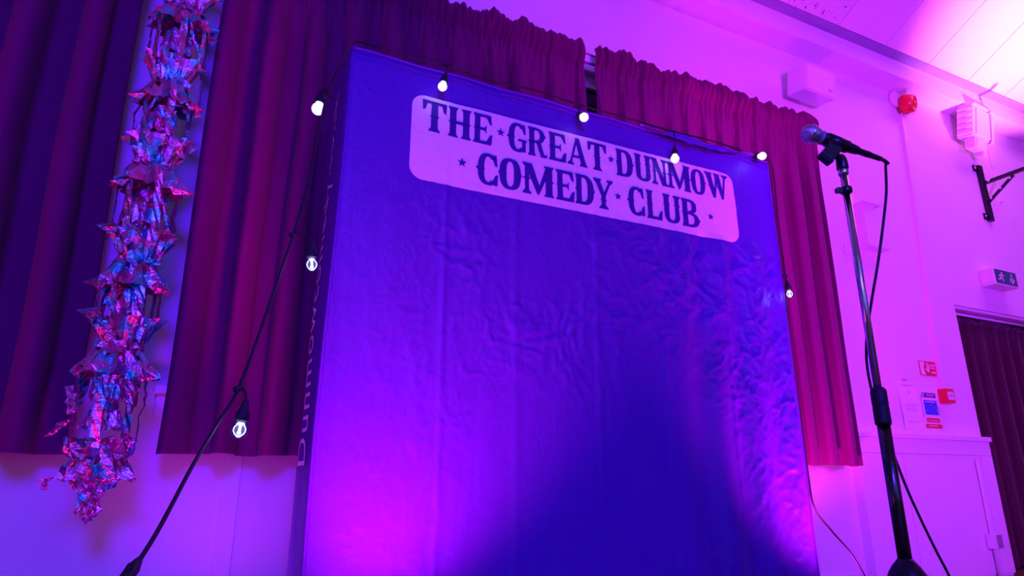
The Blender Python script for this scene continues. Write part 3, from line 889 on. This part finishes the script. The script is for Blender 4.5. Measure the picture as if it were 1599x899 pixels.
# clip body slanting down to the left, with ribbed end
bd = (-mup * 1.0 - mdir * 0.42).normalized()
bs = mp(CLIP_A + .002, -.014)
bx_ = bd.cross(side).normalized()
bmx = Matrix(((bx_.x, side.x, bd.x, bs.x), (bx_.y, side.y, bd.y, bs.y), (bx_.z, side.z, bd.z, bs.z), (0, 0, 0, 1)))
bm = bmesh.new()
add_box(bm, -.019, .019, -.012, .012, -.004, .047, .004, bmx)
obj('clip_body', bm, M['black'], clip)
bm = bmesh.new()
add_box(bm, -.0205, .0205, -.0135, .0135, .047, .052, .0015, bmx); add_box(bm, -.018, .018, -.011, .011, .052, .057, .002, bmx)
obj('clip_end', bm, M['black'], clip)
# swivel knuckle on top of the tube
lathe('swivel', [(0, 0), (.0145, 0), (.0155, .004), (.0150, .026), (.0125, .038), (.007, .045), (0, .047)], M['black'], clip, PT - pdir * .002, pdir, 20)
kn = PT + pdir * .030
bm = bmesh.new()
add_tube(bm, [kn - Vector((0, 0, 0)), bs + bd * .020], 0.010, 12)
obj('swivel_arm', bm, M['black'], clip, True)

# ------------------------------------------------------------------ microphone
mic = empty('microphone', BALL, 'black handheld microphone with silver mesh ball head held in the stand clip', 'microphone')
xf = axis_xf(BALL, mdir)
bm = bmesh.new()
add_lathe(bm, [(0, -.0255)] + [(.0255 * math.sin(R(t)), -.0255 * math.cos(R(t))) for t in (15, 30, 45, 60, 75, 87)], 32, xf)
gr1 = obj('grille', bm, M['grille'], mic, True)
bm = bmesh.new()
add_lathe(bm, [(.0255, -.0035), (.0268, -.0025), (.0268, .0025), (.0255, .0035)], 32, xf)
obj('grille_band', bm, M['chrome'], mic, True)
bm = bmesh.new()
add_lathe(bm, [(.0253, .0025), (.0250, .008), (.0235, .016), (.0205, .024), (.0185, .027)], 32, xf)
gr2 = obj('grille', bm, M['grille'], mic, True)
# raised wires of the mesh ball
bm = bmesh.new()
for k in range(18):
    a = 2 * PI * k / 18
    pts = []
    for t in range(8, 172, 12):
        tt = R(t)
        aa = a + (t - 90) * .006
        pts.append(xf @ Vector((.0258 * math.sin(tt) * math.cos(aa), .0258 * math.sin(tt) * math.sin(aa), -.0258 * math.cos(tt))))
    pts = [p for p in pts if (p - BALL).dot(mdir) < .012]
    add_tube(bm, pts, .0005, 4, False)
for t in range(20, 112, 9):
    tt = R(t)
    pts = [xf @ Vector((.0258 * math.sin(tt) * math.cos(2 * PI * k / 30), .0258 * math.sin(tt) * math.sin(2 * PI * k / 30), -.0258 * math.cos(tt))) for k in range(31)]
    add_tube(bm, pts, .0005, 4, False)
obj('mesh_wires', bm, M['chrome'], gr1, True)
lathe('neck_ring', [(.0175, .026), (.0195, .0275), (.0195, .033), (.0178, .0345)], M['grey_plastic'], mic, BALL, mdir, 28)
LEN = (TAIL - BALL).length
BODY = 0.162 - .0255
lathe('handle', [(.0178, .034), (.0178, .046), (.0165, .080), (.0130, BODY - .012), (.0118, BODY - .002), (.0100, BODY), (0, BODY)], M['black'], mic, BALL, mdir, 28)
lathe('plug', [(0, BODY - .001), (.0098, BODY), (.0100, BODY + .002), (.0092, BODY + .003), (.0092, BODY + .030), (.0080, BODY + .036), (.0070, LEN - .006), (.0045, LEN), (0, LEN)], M['black'], mic, BALL, mdir, 20)
# cable
mc = [TAIL - mdir * .004, TAIL + mdir * .008 - Vector((0, 0, .006)), ax(1383, 262, 1.75), ax(1384, 300, 1.75), ax(1379, 350, 1.74), ax(1371, 410, 1.73), ax(1361, 470, 1.73), ax(1354, 520, 1.725), ax(1353, 560, 1.725), ax(1359, 600, 1.72), ax(1370, 640, 1.725),
      ax(1381, 668, 1.75), ax(1394, 705, 1.78), ax(1415, 760, 1.80), ax(1440, 815, 1.80), ax(1462, 860, 1.80), ax(1485, 905, 1.80), ax(1520, 985, 1.80)]
mco = empty('microphone_cable', mc[-1], 'black microphone cable looping down from the microphone past the stand', 'cable')
end = mc[-1]
mc += [Vector((end.x + .05, end.y + .03, .12)), Vector((end.x + .12, end.y + .05, .012)), Vector((end.x + .4, end.y - .1, .006)), Vector((end.x + .9, end.y - .1, .006))]
tube('cord', catmull(mc, 8), 0.0036, M['rubber'], mco, 8)
lathe('strain_relief', [(0, 0), (.0055, 0), (.005, .012), (.0040, .02), (0, .02)], M['rubber'], mco, TAIL + mdir * .001, (mdir - Vector((0, 0, .4))), 12)

# ------------------------------------------------------------------ foil garland
GY = 2.62
GTOP = at(300, -40, GY); GBOT = at(136, 806, GY)
def gx(z):
    t = (z - GBOT.z) / (GTOP.z - GBOT.z)
    return GBOT.x + (GTOP.x - GBOT.x) * t
gar = empty('foil_garland', (GTOP.x, GY, GBOT.z), 'shiny pink and turquoise foil garland of pleated stars hanging in front of the wall', 'garland')
CEIL_Z = FACE_TOP + (STRIP_Y - GY) * SLOPE
tube('cord', [(gx(z), GY, z) for z in np.linspace(GBOT.z + .04, CEIL_Z - .002, 20)], 0.0012, M['white'], gar, 5)
grn = random.Random(5)
def ruffle(zc, r0, r1, h, pleats=9, jit=.16, rot=0.0, star=0.0, inv=False):
    """pleated foil skirt: narrow radius r0 at the top row, wide r1 at the foot"""
    V, F = [], []
    jit *= .45
    rows = 4
    n = pleats * 4
    cx = gx(zc) + grn.uniform(-.008, .008)
    for j in range(rows + 1):
        t = j / rows
        for k in range(n):
            a = 2 * PI * k / n + rot
            zig = (0.86, 0.98, 1.12, 0.98)[k % 4]
            tip = 1 + star * max(0, math.cos(3 * a)) * t * t
            rr_ = (r0 + (r1 - r0) * t ** .9) * (1 + (zig - 1) * (0.3 + 1.2 * ((1 - t) if inv else t))) * tip * (1 + grn.uniform(-jit, jit) * (.4 + .6 * t))
            z = zc - h * (t - .5) + grn.uniform(-1, 1) * .008 - (0.012 if k % 2 else 0) * t * abs(h) / .1 * (1 if h > 0 else -1)
            V.append((cx + rr_ * math.cos(a), GY + rr_ * math.sin(a) * .75, z))
    for j in range(rows):
        for k in range(n):
            if grn.random() < .05: continue
            a, b = j * n + k, j * n + (k + 1) % n
            F.append((a, b, b + n)); F.append((a, b + n, a + n))
    return pydata('foil_ruffle', V, F, M['foil'], gar, False)
def strip(p0, p1, w, kink=0.02, yaw=0.0):
    p0, p1 = Vector(p0), Vector(p1)
    n = 7
    V, F = [], []
    sx = Vector((math.cos(yaw), math.sin(yaw), 0))
    out = Vector((-sx.y, sx.x, 0))
    for j in range(n + 1):
        t = j / n
        c = p0.lerp(p1, t) + out * grn.uniform(-kink, kink) * .5 + sx * grn.uniform(-.004, .004)
        ww = w * grn.uniform(.8, 1.15)
        tw = Vector((0, 0, grn.uniform(-.006, .006)))
        V += [c - sx * ww / 2 + tw, c + out * .004 * (-1) ** j, c + sx * ww / 2 - tw]
    for j in range(n):
        for q in (0, 1):
            a = j * 3 + q
            F.append((a, a + 1, a + 4, a + 3))
    return pydata('foil_strip', V, F, M['foil'], gar, False)
def knot(zc, r):
    V, F = [], []
    cx = gx(zc)
    nn, mm = 12, 8
    for j in range(mm + 1):
        for k in range(nn):
            a = 2 * PI * k / nn; th = PI * j / mm
            q = r * grn.uniform(.55, 1.25)
            V.append((cx + q * math.sin(th) * math.cos(a), GY + q * math.sin(th) * math.sin(a), zc + 1.5 * q * math.cos(th)))
    for j in range(mm):
        for k in range(nn):
            F.append((j * nn + k, j * nn + (k + 1) % nn, (j + 1) * nn + (k + 1) % nn, (j + 1) * nn + k))
    return pydata('foil_knot', V, F, M['foil'], gar, False)
# heights of the units read down the garland (image rows of the pleated waists)
z = CEIL_Z - .2
def zrow(py): return at(290 - py * .19, py, GY).z
waists = [zrow(v) for v in (-330, -205, -100, 12, 130, 258, 408, 540)]
for i, zc in enumerate(waists):
    big = 1.0 + .08 * (i % 2)
    wst = .058
    ruffle(zc + .052, .104 * big, wst, .100, 10, .16, grn.uniform(0, 6), 0, True)
    ruffle(zc - .052, wst, .106 * big, .100, 10, .18, grn.uniform(0, 6), .22 if i % 2 else .12)
    ruffle(zc + .055, .070, .040, .10, 8, .25, grn.uniform(0, 6))
    ruffle(zc - .055, .040, .075, .10, 8, .25, grn.uniform(0, 6))
    ruffle(zc, .066, .066, .018, 10, .15, grn.uniform(0, 6))
    nz = waists[i + 1] if i + 1 < len(waists) else zc - .27
    gap_t, gap_b = zc - .095, nz + .095
    zm = (gap_t + gap_b) / 2
    knot(zm + .025, .036 + .008 * (i % 3))
    knot(zm - .030, .032)
    ruffle(zm, .050, .050, .09, 7, .3, i)
    for k in range(7):
        a = 2 * PI * k / 7 + i
        r0 = .096 * big
        xm = gx(zm)
        p0 = (xm + r0 * math.cos(a), GY + r0 * .75 * math.sin(a), gap_t + .03)
        p1 = (xm + r0 * 1.02 * math.cos(a + .12), GY + r0 * .75 * math.sin(a + .12), gap_b - .03)
        strip(p0, p1, .026, .012, a + 1.57)
    sgn = -1 if i % 2 == 0 else 1
    strip((gx(zc) + sgn * .03, GY - .06, gap_t), (gx(zc) + sgn * .09, GY - .03, gap_b + .01), .012, .008, .3)
    # star tips standing out at the sides
    for sg in (-1, 1):
        for zz_, dz_ in ((zc + .100, .006), (zc - .102, -.008)):
            if grn.random() < .35: continue
            x_ = gx(zz_) + sg * .085
            tip = gx(zz_) + sg * grn.uniform(.118, .150)
            pydata('foil_point', [(x_, GY - .05, zz_ + .022), (x_ - sg * .02, GY - .075, zz_ - .004), (x_, GY - .05, zz_ - .026), (tip, GY - .04, zz_ + dz_), (x_, GY - .02, zz_)],
                   [(0, 1, 3), (1, 2, 3), (0, 3, 4), (4, 3, 2)], M['foil'], gar)
# open lower end: folded strips, last ruffles and tail
zl = zrow(668)
xm = gx(zl)
for k in range(7):
    a = 2 * PI * k / 7
    zt_ = waists[-1] - .09
    strip((xm + .105 * math.cos(a), GY + .075 * math.sin(a), zt_), (xm + .100 * math.cos(a + .1), GY + .075 * math.sin(a + .1), zrow(700)), .030, .012, a + 1.57)
knot(zrow(600), .036); knot(zrow(625), .030); ruffle(zrow(655), .045, .060, .06, 8, .25, 2)
strip((gx(zrow(600)) - .115, GY - .05, zrow(608)), (gx(zrow(645)) - .098, GY - .05, zrow(650)), .026, .006, .1)
strip((gx(zrow(645)) - .092, GY - .05, zrow(655)), (gx(zrow(680)) - .150, GY - .04, zrow(684)), .024, .006, .1)
zl2 = zrow(715)
ruffle(zl2 + .034, .106, .080, .062, 10, .18, .4, .0)
ruffle(zl2 - .034, .080, .100, .062, 10, .18, 1.2, .1)
ruffle(zrow(752), .082, .045, .045, 10, .2, 1.0, .1)
knot(zrow(768), .036)
ruffle(zrow(785), .020, .036, .05, 8, .25, 0)
knot(zrow(796), .026)
strip((gx(zl) - .135, GY - .02, zrow(748)), (gx(zl) - .135, GY - .02, zrow(764)), .018, .006, 0)
strip((gx(zl) - .165, GY - .02, zrow(752)), (gx(zl) - .05, GY - .02, zrow(740)), .004, .004, 0)

# ------------------------------------------------------------------ things on the wall
def wallbox(name, label, cat, x0, x1, y0, z0, z1, m, bevel=.006):
    t = empty(name, ((x0 + x1) / 2, WY - .001, z0), label, cat)
    box('body', x0, x1, y0, WY - .001, z0, z1, m, t, bevel)
    return t
# box on the pier between the left curtains
t = wallbox('wall_cabinet', 'white flat box on the wall strip behind the foil garland', 'box', -.345, -.185, WY - .05, 2.32, 2.73, M['white'])
box('lid', -.338, -.192, WY - .058, WY - .0502, 2.328, 2.722, M['white'], t, .003)
# speaker, tilted forward
def wall_speaker():
    a = at(1217, 110, 2.80); 
    c = at(1261, 134, 2.86)
    t = empty('wall_speaker', (c.x, WY - .001, c.z - .12), 'white box loudspeaker on the wall above the right curtain', 'speaker')
    xf_ = Matrix.Translation(Vector((c.x + .02, 2.84, c.z))) @ Matrix.Rotation(R(2), 4, 'Z') @ Matrix.Rotation(R(10), 4, 'X')
    bm = bmesh.new(); add_box(bm, -.165, .165, -.075, .085, -.105, .105, .008, xf_); obj('cabinet', bm, M['white'], t)
    bm = bmesh.new(); add_box(bm, -.155, .155, -.083, -.0755, -.095, .095, .004, xf_); obj('grille', bm, M['cream'], t)
    bm = bmesh.new(); add_box(bm, .085, .125, -.0865, -.0832, -.052, -.042, 0, xf_); obj('badge', bm, M['grey_plastic'], t)
    bm = bmesh.new(); add_tube(bm, [xf_ @ Vector((0, .08, 0)), Vector((c.x + .02, WY - .012, c.z))], .018, 10); add_box(bm, c.x - .03, c.x + .07, WY - .014, WY - .001, c.z - .06, c.z + .06, .003); obj('bracket', bm, M['white'], t)
wall_speaker()
# alarm sounder: white base, red sounder horn
c = at(1408, 160, 2.95)
al = empty('alarm_sounder', (c.x, WY - .001, c.z - .1), 'red round fire alarm sounder high on the wall with a cable cover below', 'alarm')
lathe('base', [(0, 0), (.075, 0), (.075, .03), (.070, .04), (0, .04)], M['cream'], al, (c.x - .03, WY - .001, c.z + .045), (0, -1, 0), 24)
lathe('sounder_body', [(0, .0), (.088, 0), (.088, .03), (.078, .055), (.074, .085), (.060, .09), (.052, .076), (.02, .074), (0, .074)], M['red'], al, (c.x + .03, WY - .042, c.z - .012), (.25, -1, -.25), 28)
lathe('sounder_grille', [(.046, .078), (.046, .084), (.036, .086), (.034, .078)], M['red'], al, (c.x + .03, WY - .042, c.z - .012), (.25, -1, -.25), 28)
lathe('horn', [(0, .07), (.022, .074), (.022, .092), (.012, .098), (0, .098)], M['red'], al, (c.x + .03, WY - .042, c.z - .012), (.25, -1, -.25), 20)
# surface cable cover from the sounder down to the call point
p0, p1 = at(1409, 180, 2.99), at(1470, 602, 2.99)
cd = empty('cable_trunking', (5.08, WY - .001, p1.z), 'narrow white cable trunking running down the wall to the red call point', 'trunking')
bm = bmesh.new()
q0, q1 = Vector((p0.x - .02, 0, p0.z)), Vector((p1.x - .005, 0, p1.z))
for s0, s1, w, dep in ((q0, q1, .020, .028),):
    vv = []
    for dx in (-w, w):
        for yy in (WY - .001, WY - dep):
            vv.append([bm.verts.new((s.x + dx, yy, s.z)) for s in (s0, s1)])
    a, b, c2, d = vv
    for q in ((a, b), (b, d), (d, c2), (c2, a)): bm.faces.new((q[0][0], q[1][0], q[1][1], q[0][1]))
    bm.faces.new((a[0], b[0], d[0], c2[0])); bm.faces.new((a[1], c2[1], d[1], b[1]))
obj('channel', bm, M['cream'], cd)
bm = bmesh.new(); add_box(bm, q0.x - .03, q0.x + .03, WY - .034, WY - .0285, q0.z - .03, q0.z, .002); obj('end_clip', bm, M['cream'], cd)
# flood light with sensor
fc = at(1526, 198, 2.86)
fx = Matrix.Translation((fc.x, 2.865, fc.z)) @ Matrix.Rotation(R(4), 4, 'Z') @ Matrix.Rotation(R(10), 4, 'X')
fd = empty('flood_light', (fc.x, WY - .001, fc.z - .2), 'cream twin security flood light with sensor below it on the wall', 'flood light')
bm = bmesh.new(); add_box(bm, -.20, .17, -.06, .07, -.145, .145, .012, fx); obj('housing', bm, M['cream'], fd)
bm = bmesh.new(); add_box(bm, -.15, .155, -.072, -.0605, -.125, .125, .006, fx); obj('glass_panel', bm, M['white'], fd)
for k in range(5):
    bm = bmesh.new(); add_box(bm, -.222, -.196, -.05, .06, -.125 + k * .056, -.112 + k * .056, .002, fx); obj('fin', bm, M['cream'], fd)
bm = bmesh.new(); add_box(bm, -.205, .175, -.075, .06, .146, .165, .005, fx); obj('top_hood', bm, M['cream'], fd)
sx_ = fx @ Matrix.Translation((-.075, -.02, -.20))
bm = bmesh.new(); add_box(bm, -.095, .07, -.045, .045, -.050, .055, .016, sx_); s_ = obj('sensor_head', bm, M['cream'], fd)
bm = bmesh.new(); add_box(bm, -.075, .05, -.054, -.044, -.036, .038, .004, sx_); obj('sensor_lens', bm, M['white'], s_)
bm = bmesh.new(); add_box(bm, .085, .15, -.03, .045, -.085, .05, .010, sx_); obj('junction_box', bm, M['cream'], fd)
bm = bmesh.new(); add_tube(bm, [fx @ Vector((0, .06, 0)), Vector((fc.x, WY - .002, fc.z))], .03, 12); obj('mount', bm, M['cream'], fd)
# cable cover below the flood light
ct = empty('cable_cover', (6.50, WY - .001, 3.30), 'pale cable cover on the wall behind the flood light', 'trunking')
box('channel', 6.50, 6.535, WY - .016, WY - .001, 3.15, WALL_TOP - .002, M['white'], ct, .002)
box('clip', 6.49, 6.545, WY - .020, WY - .0165, 3.5, 3.53, M['white'], ct)
# black folding wall bracket
bt, bb = at(1529, 264, 2.985), at(1546, 342, 2.985)
bx0 = (bt.x + bb.x) / 2
br = empty('wall_bracket', (bx0, WY - .001, bb.z), 'black steel folding wall bracket sticking out from the wall under the flood light', 'bracket')
box('wall_bar', bx0 - .028, bx0 + .028, WY - .034, WY - .001, bb.z - .02, bt.z + .03, M['black_metal'], br, .002)
for z_ in (bt.z + .0, bb.z + .02):
    lug = box('lug', bx0 - .075, bx0 - .0285, WY - .012, WY - .001, z_ - .03, z_ + .03, M['black_metal'], br, .002)
    lathe('bolt', [(0, 0), (.014, 0), (.014, .006), (.008, .010), (0, .010)], M['steel'], lug, (bx0 - .055, WY - .0125, z_), (0, -1, 0), 10)
za = at(1541, 287, 2.97).z
arm = tube('arm', [(bx0 + .008, WY - .035, za), (bx0 + .03, WY - .75, za)], 0.020, M['black_metal'], br, 4, False)
lathe('bolt', [(0, 0), (.014, 0), (.014, .006), (.008, .010), (0, .010)], M['steel'], arm, (bx0 - .012, WY - .075, za), (-1, -.2, 0), 10)
zb_ = at(1546, 316, 2.97).z
bra = tube('brace', [(bx0 + .004, WY - .036, zb_), (bx0 + .012, WY - .265, za - .022)], 0.015, M['black_metal'], br, 4, False)
for t_ in (.12, .5, .88):
    p = Vector((bx0 + .004, WY - .036, zb_)).lerp(Vector((bx0 + .012, WY - .265, za - .022)), t_)
    lathe('bolt', [(0, 0), (.011, 0), (.011, .005), (.006, .008), (0, .008)], M['steel'], bra, p + Vector((-.014, 0, 0)), (-1, -.1, 0), 10)
# faint white box and switch on the wall behind the microphone stand
t = wallbox('wall_heater_control', 'white shallow wall box with angled hood behind the microphone stand', 'wall box', at(1341, 320, 2.96).x, at(1372, 398, 2.96).x, WY - .07, 2.36, 2.70, M['wall'])
xa, xb = at(1341, 320, 2.96).x, at(1372, 398, 2.96).x
box('hood', xa - .02, xb + .06, WY - .10, WY - .001, 2.70, 2.715, M['wall'], t, .003)
box('tray', xa - .01, xb + .09, WY - .09, WY - .001, 2.345, 2.3595, M['wall'], t, .003)
t = wallbox('wall_switch', 'small white square switch plate on the wall beside the right curtain', 'switch', 4.20, 4.275, WY - .012, 2.27, 2.36, M['white'], .003)
box('rocker', 4.225, 4.25, WY - .017, WY - .0121, 2.295, 2.335, M['cream'], t, .001)
# exit sign
ex = empty('exit_sign', (6.28, WY - .001, 2.27), 'green and white running man exit sign above the doorway', 'sign')
EX0, EX1, EZ0, EZ1, EY = 5.895, 6.235, 2.235, 2.385, 2.885
box('housing', EX0, EX1, EY, WY - .001, EZ0, EZ1, M['white'], ex, .006)
face = box('sign_face', EX0 + .02, EX1 - .012, EY - .004, EY - .0005, EZ0 + .014, EZ1 - .014, M['green'], ex)
box('end_lamp', EX0 - .012, EX0 + .002, EY + .01, WY - .02, EZ0 + .02, EZ1 - .02, M['cream'], ex, .004)
def flat(name, polys, x0, x1, z0, z1, y, m, parent):
    V, F = [], []
    for poly in polys:
        F.append(tuple(range(len(V), len(V) + len(poly))))
        V += [(x0 + px * (x1 - x0), y, z0 + pz * (z1 - z0)) for px, pz in poly]
    return pydata(name, V, F, m, parent)
def disc(cx, cy, r, n=14, k=1.0): return [(cx + r * math.cos(2 * PI * i / n), cy + r * k * math.sin(2 * PI * i / n)) for i in range(n)]
def bar(x0, y0, x1, y1, w):
    dx, dy = x1 - x0, y1 - y0
    l = math.hypot(dx, dy); nx_, ny_ = -dy / l * w / 2, dx / l * w / 2
    return [(x0 + nx_, y0 + ny_), (x1 + nx_, y1 + ny_), (x1 - nx_, y1 - ny_), (x0 - nx_, y0 - ny_)]
man = [disc(.62, .84, .10), bar(.56, .72, .44, .40, .20), bar(.46, .42, .70, .30, .13), bar(.70, .32, .66, .06, .12), bar(.42, .40, .24, .22, .13), bar(.24, .24, .04, .22, .12), bar(.56, .68, .80, .56, .10), bar(.80, .58, .90, .70, .09), bar(.50, .68, .28, .62, .10), bar(.28, .64, .22, .46, .09)]
flat('running_figure', man, EX0 + .045, EX0 + .155, EZ0 + .026, EZ1 - .026, EY - .0050, M['paper'], face)
flat('arrow', [rect(.42, .35, .58, 1), bar(.5, .04, .10, .48, .18), bar(.5, .04, .90, .48, .18)], EX1 - .125, EX1 - .045, EZ0 + .028, EZ1 - .028, EY - .0050, M['paper'], face)
# red fire notice
a, b = at(1435, 562, 2.99), at(1467, 589, 2.99)
rs = empty('fire_sign', ((a.x + b.x) / 2, WY - .001, b.z), 'red and white rectangular fire sign on the wall beside the trunking', 'sign')
rx0, rx1, rz0, rz1 = a.x, a.x + .195, 1.408, 1.520
plate = box('plate', rx0, rx1, WY - .006, WY - .001, rz0, rz1, M['red_print'], rs, .001)
flat('white_field', [[(.03, .06), (.30, .06), (.22, .5), (.34, .94), (.03, .94)]], rx0, rx1, rz0, rz1, WY - .0068, M['paper'], plate)
flat('hand_symbol', [disc(.48, .38, .09, 12, 1.6), bar(.46, .5, .42, .86, .05), bar(.51, .5, .52, .9, .05), bar(.56, .46, .62, .80, .05), bar(.40, .36, .33, .52, .05)], rx0, rx1, rz0, rz1, WY - .0068, M['paper'], plate)
flat('text_lines', [rect(.68, .70, .93, .80), rect(.68, .52, .90, .60), rect(.68, .20, .94, .30)], rx0, rx1, rz0, rz1, WY - .0068, M['paper'], plate)
# paper notice
a, b = at(1398, 593, 2.99), at(1440, 670, 2.99)
nx0, nx1, nz0, nz1 = a.x + .02, b.x + .015, 1.005, 1.350
pn = empty('paper_notice', ((nx0 + nx1) / 2, WY - .001, nz0), 'white paper notice pinned on the wall above the panelling', 'notice')
def sheet_fn(u, v):
    x = nx0 + u * (nx1 - nx0); z_ = nz0 + v * (nz1 - nz0)
    return np.stack([x, WY - .004 - .010 * np.abs(u - .4) * (1 - v) - .004 * np.sin(v * 5), z_], 1)
sh = grid_mesh('sheet', sheet_fn, 8, 12, M['paper'], pn)
flat('text_lines', [rect(.12, .90, .86, .912), rect(.47, .72, .52, .80), rect(.16, .50, .88, .512), rect(.16, .455, .80, .465), rect(.16, .41, .88, .42), rect(.16, .365, .86, .375), rect(.2, .14, .86, .15)], nx0, nx1, nz0, nz1, WY - .0185, M['grey_print'], sh)
flat('corner_fold', [[(.25, 1.0), (.60, 1.0), (.42, 1.06)]], nx0, nx1, nz0, nz1, WY - .0095, M['grey_print'], sh)
# safety notice in colour
a, b = at(1437, 607, 2.99), at(1474, 670, 2.99)
mx0, mx1, mz0, mz1 = a.x - .01, b.x, 1.010, 1.300
sn = empty('safety_notice', ((mx0 + mx1) / 2, WY - .001, mz0), 'white safety notice with blue square and red bands beside the paper notice', 'notice')
pl2 = box('sheet', mx0, mx1, WY - .005, WY - .001, mz0, mz1, M['paper'], sn, .0005)
yy_ = WY - .0058
flat('header_block', [rect(.10, .80, .90, .92)], mx0, mx1, mz0, mz1, yy_, M['dark_print'], pl2)
flat('header_mark', [bar(.14, .82, .24, .90, .035), bar(.14, .90, .24, .82, .035), rect(.34, .875, .84, .89), rect(.34, .835, .80, .85)], mx0, mx1, mz0, mz1, yy_ - .0007, M['paper'], pl2)
flat('blue_block', [rect(.14, .36, .90, .73)], mx0, mx1, mz0, mz1, yy_, M['blue_print'], pl2)
flat('blue_marks', [disc(.3 + .13 * i, .48 + .07 * ((i * 7) % 4), .018, 8, .7) for i in range(5)] + [rect(.24, .68, .80, .70)], mx0, mx1, mz0, mz1, yy_ - .0007, M['paper'], pl2)
flat('red_band', [rect(.14, .17, .90, .28), rect(.04, .02, .98, .13)], mx0, mx1, mz0, mz1, yy_, M['red_print'], pl2)
flat('red_band_text', [rect(.2, .075, .7, .09), rect(.2, .21, .8, .225)], mx0, mx1, mz0, mz1, yy_ - .0007, M['paper'], pl2)
flat('side_line', [rect(.015, .30, .04, .86), rect(.95, .36, .975, .60)], mx0, mx1, mz0, mz1, yy_, M['dark_print'], pl2)
# fire call point
c = at(1480, 620, 2.96)
cp = empty('fire_call_point', (c.x, WY - .001, 1.20), 'small red fire alarm call point box at the foot of the trunking', 'call point')
k0, k1 = c.x - .05, c.x + .052
kb = box('body', k0, k1, WY - .062, WY - .001, 1.205, 1.312, M['red'], cp, .004)
box('window_plate', k0 + .018, k1 - .018, WY - .066, WY - .0625, 1.228, 1.288, M['paper'], kb, .001)
flat('plate_mark', [rect(.12, .40, .88, .62), disc(.5, .2, .09, 10, 1), disc(.5, .8, .09, 10, 1)], k0 + .018, k1 - .018, 1.228, 1.288, WY - .0668, M['grey_print'], kb)
# conduit and socket on the panelling
s0 = at(1525, 706, PY - .02); s1 = at(1562, 892, PY - .02)
so = empty('socket_box', (5.27, PY - .005, .1), 'pale surface socket box with conduit on the white panelling', 'socket')
sx0 = (at(1555, 855, PY - .03).x)
tube('conduit', [(sx0 + .005, PY - .0145, .01), (sx0 + .005, PY - .0145, .80)], .0095, M['white'], so, 10)
box('back_box', sx0 - .05, sx0 + .055, PY - .05, PY - .0045, .19, .285, M['white'], so, .004)
box('face_plate', sx0 - .004, sx0 + .053, PY - .056, PY - .0505, .193, .282, M['grey_plastic'], so, .002)
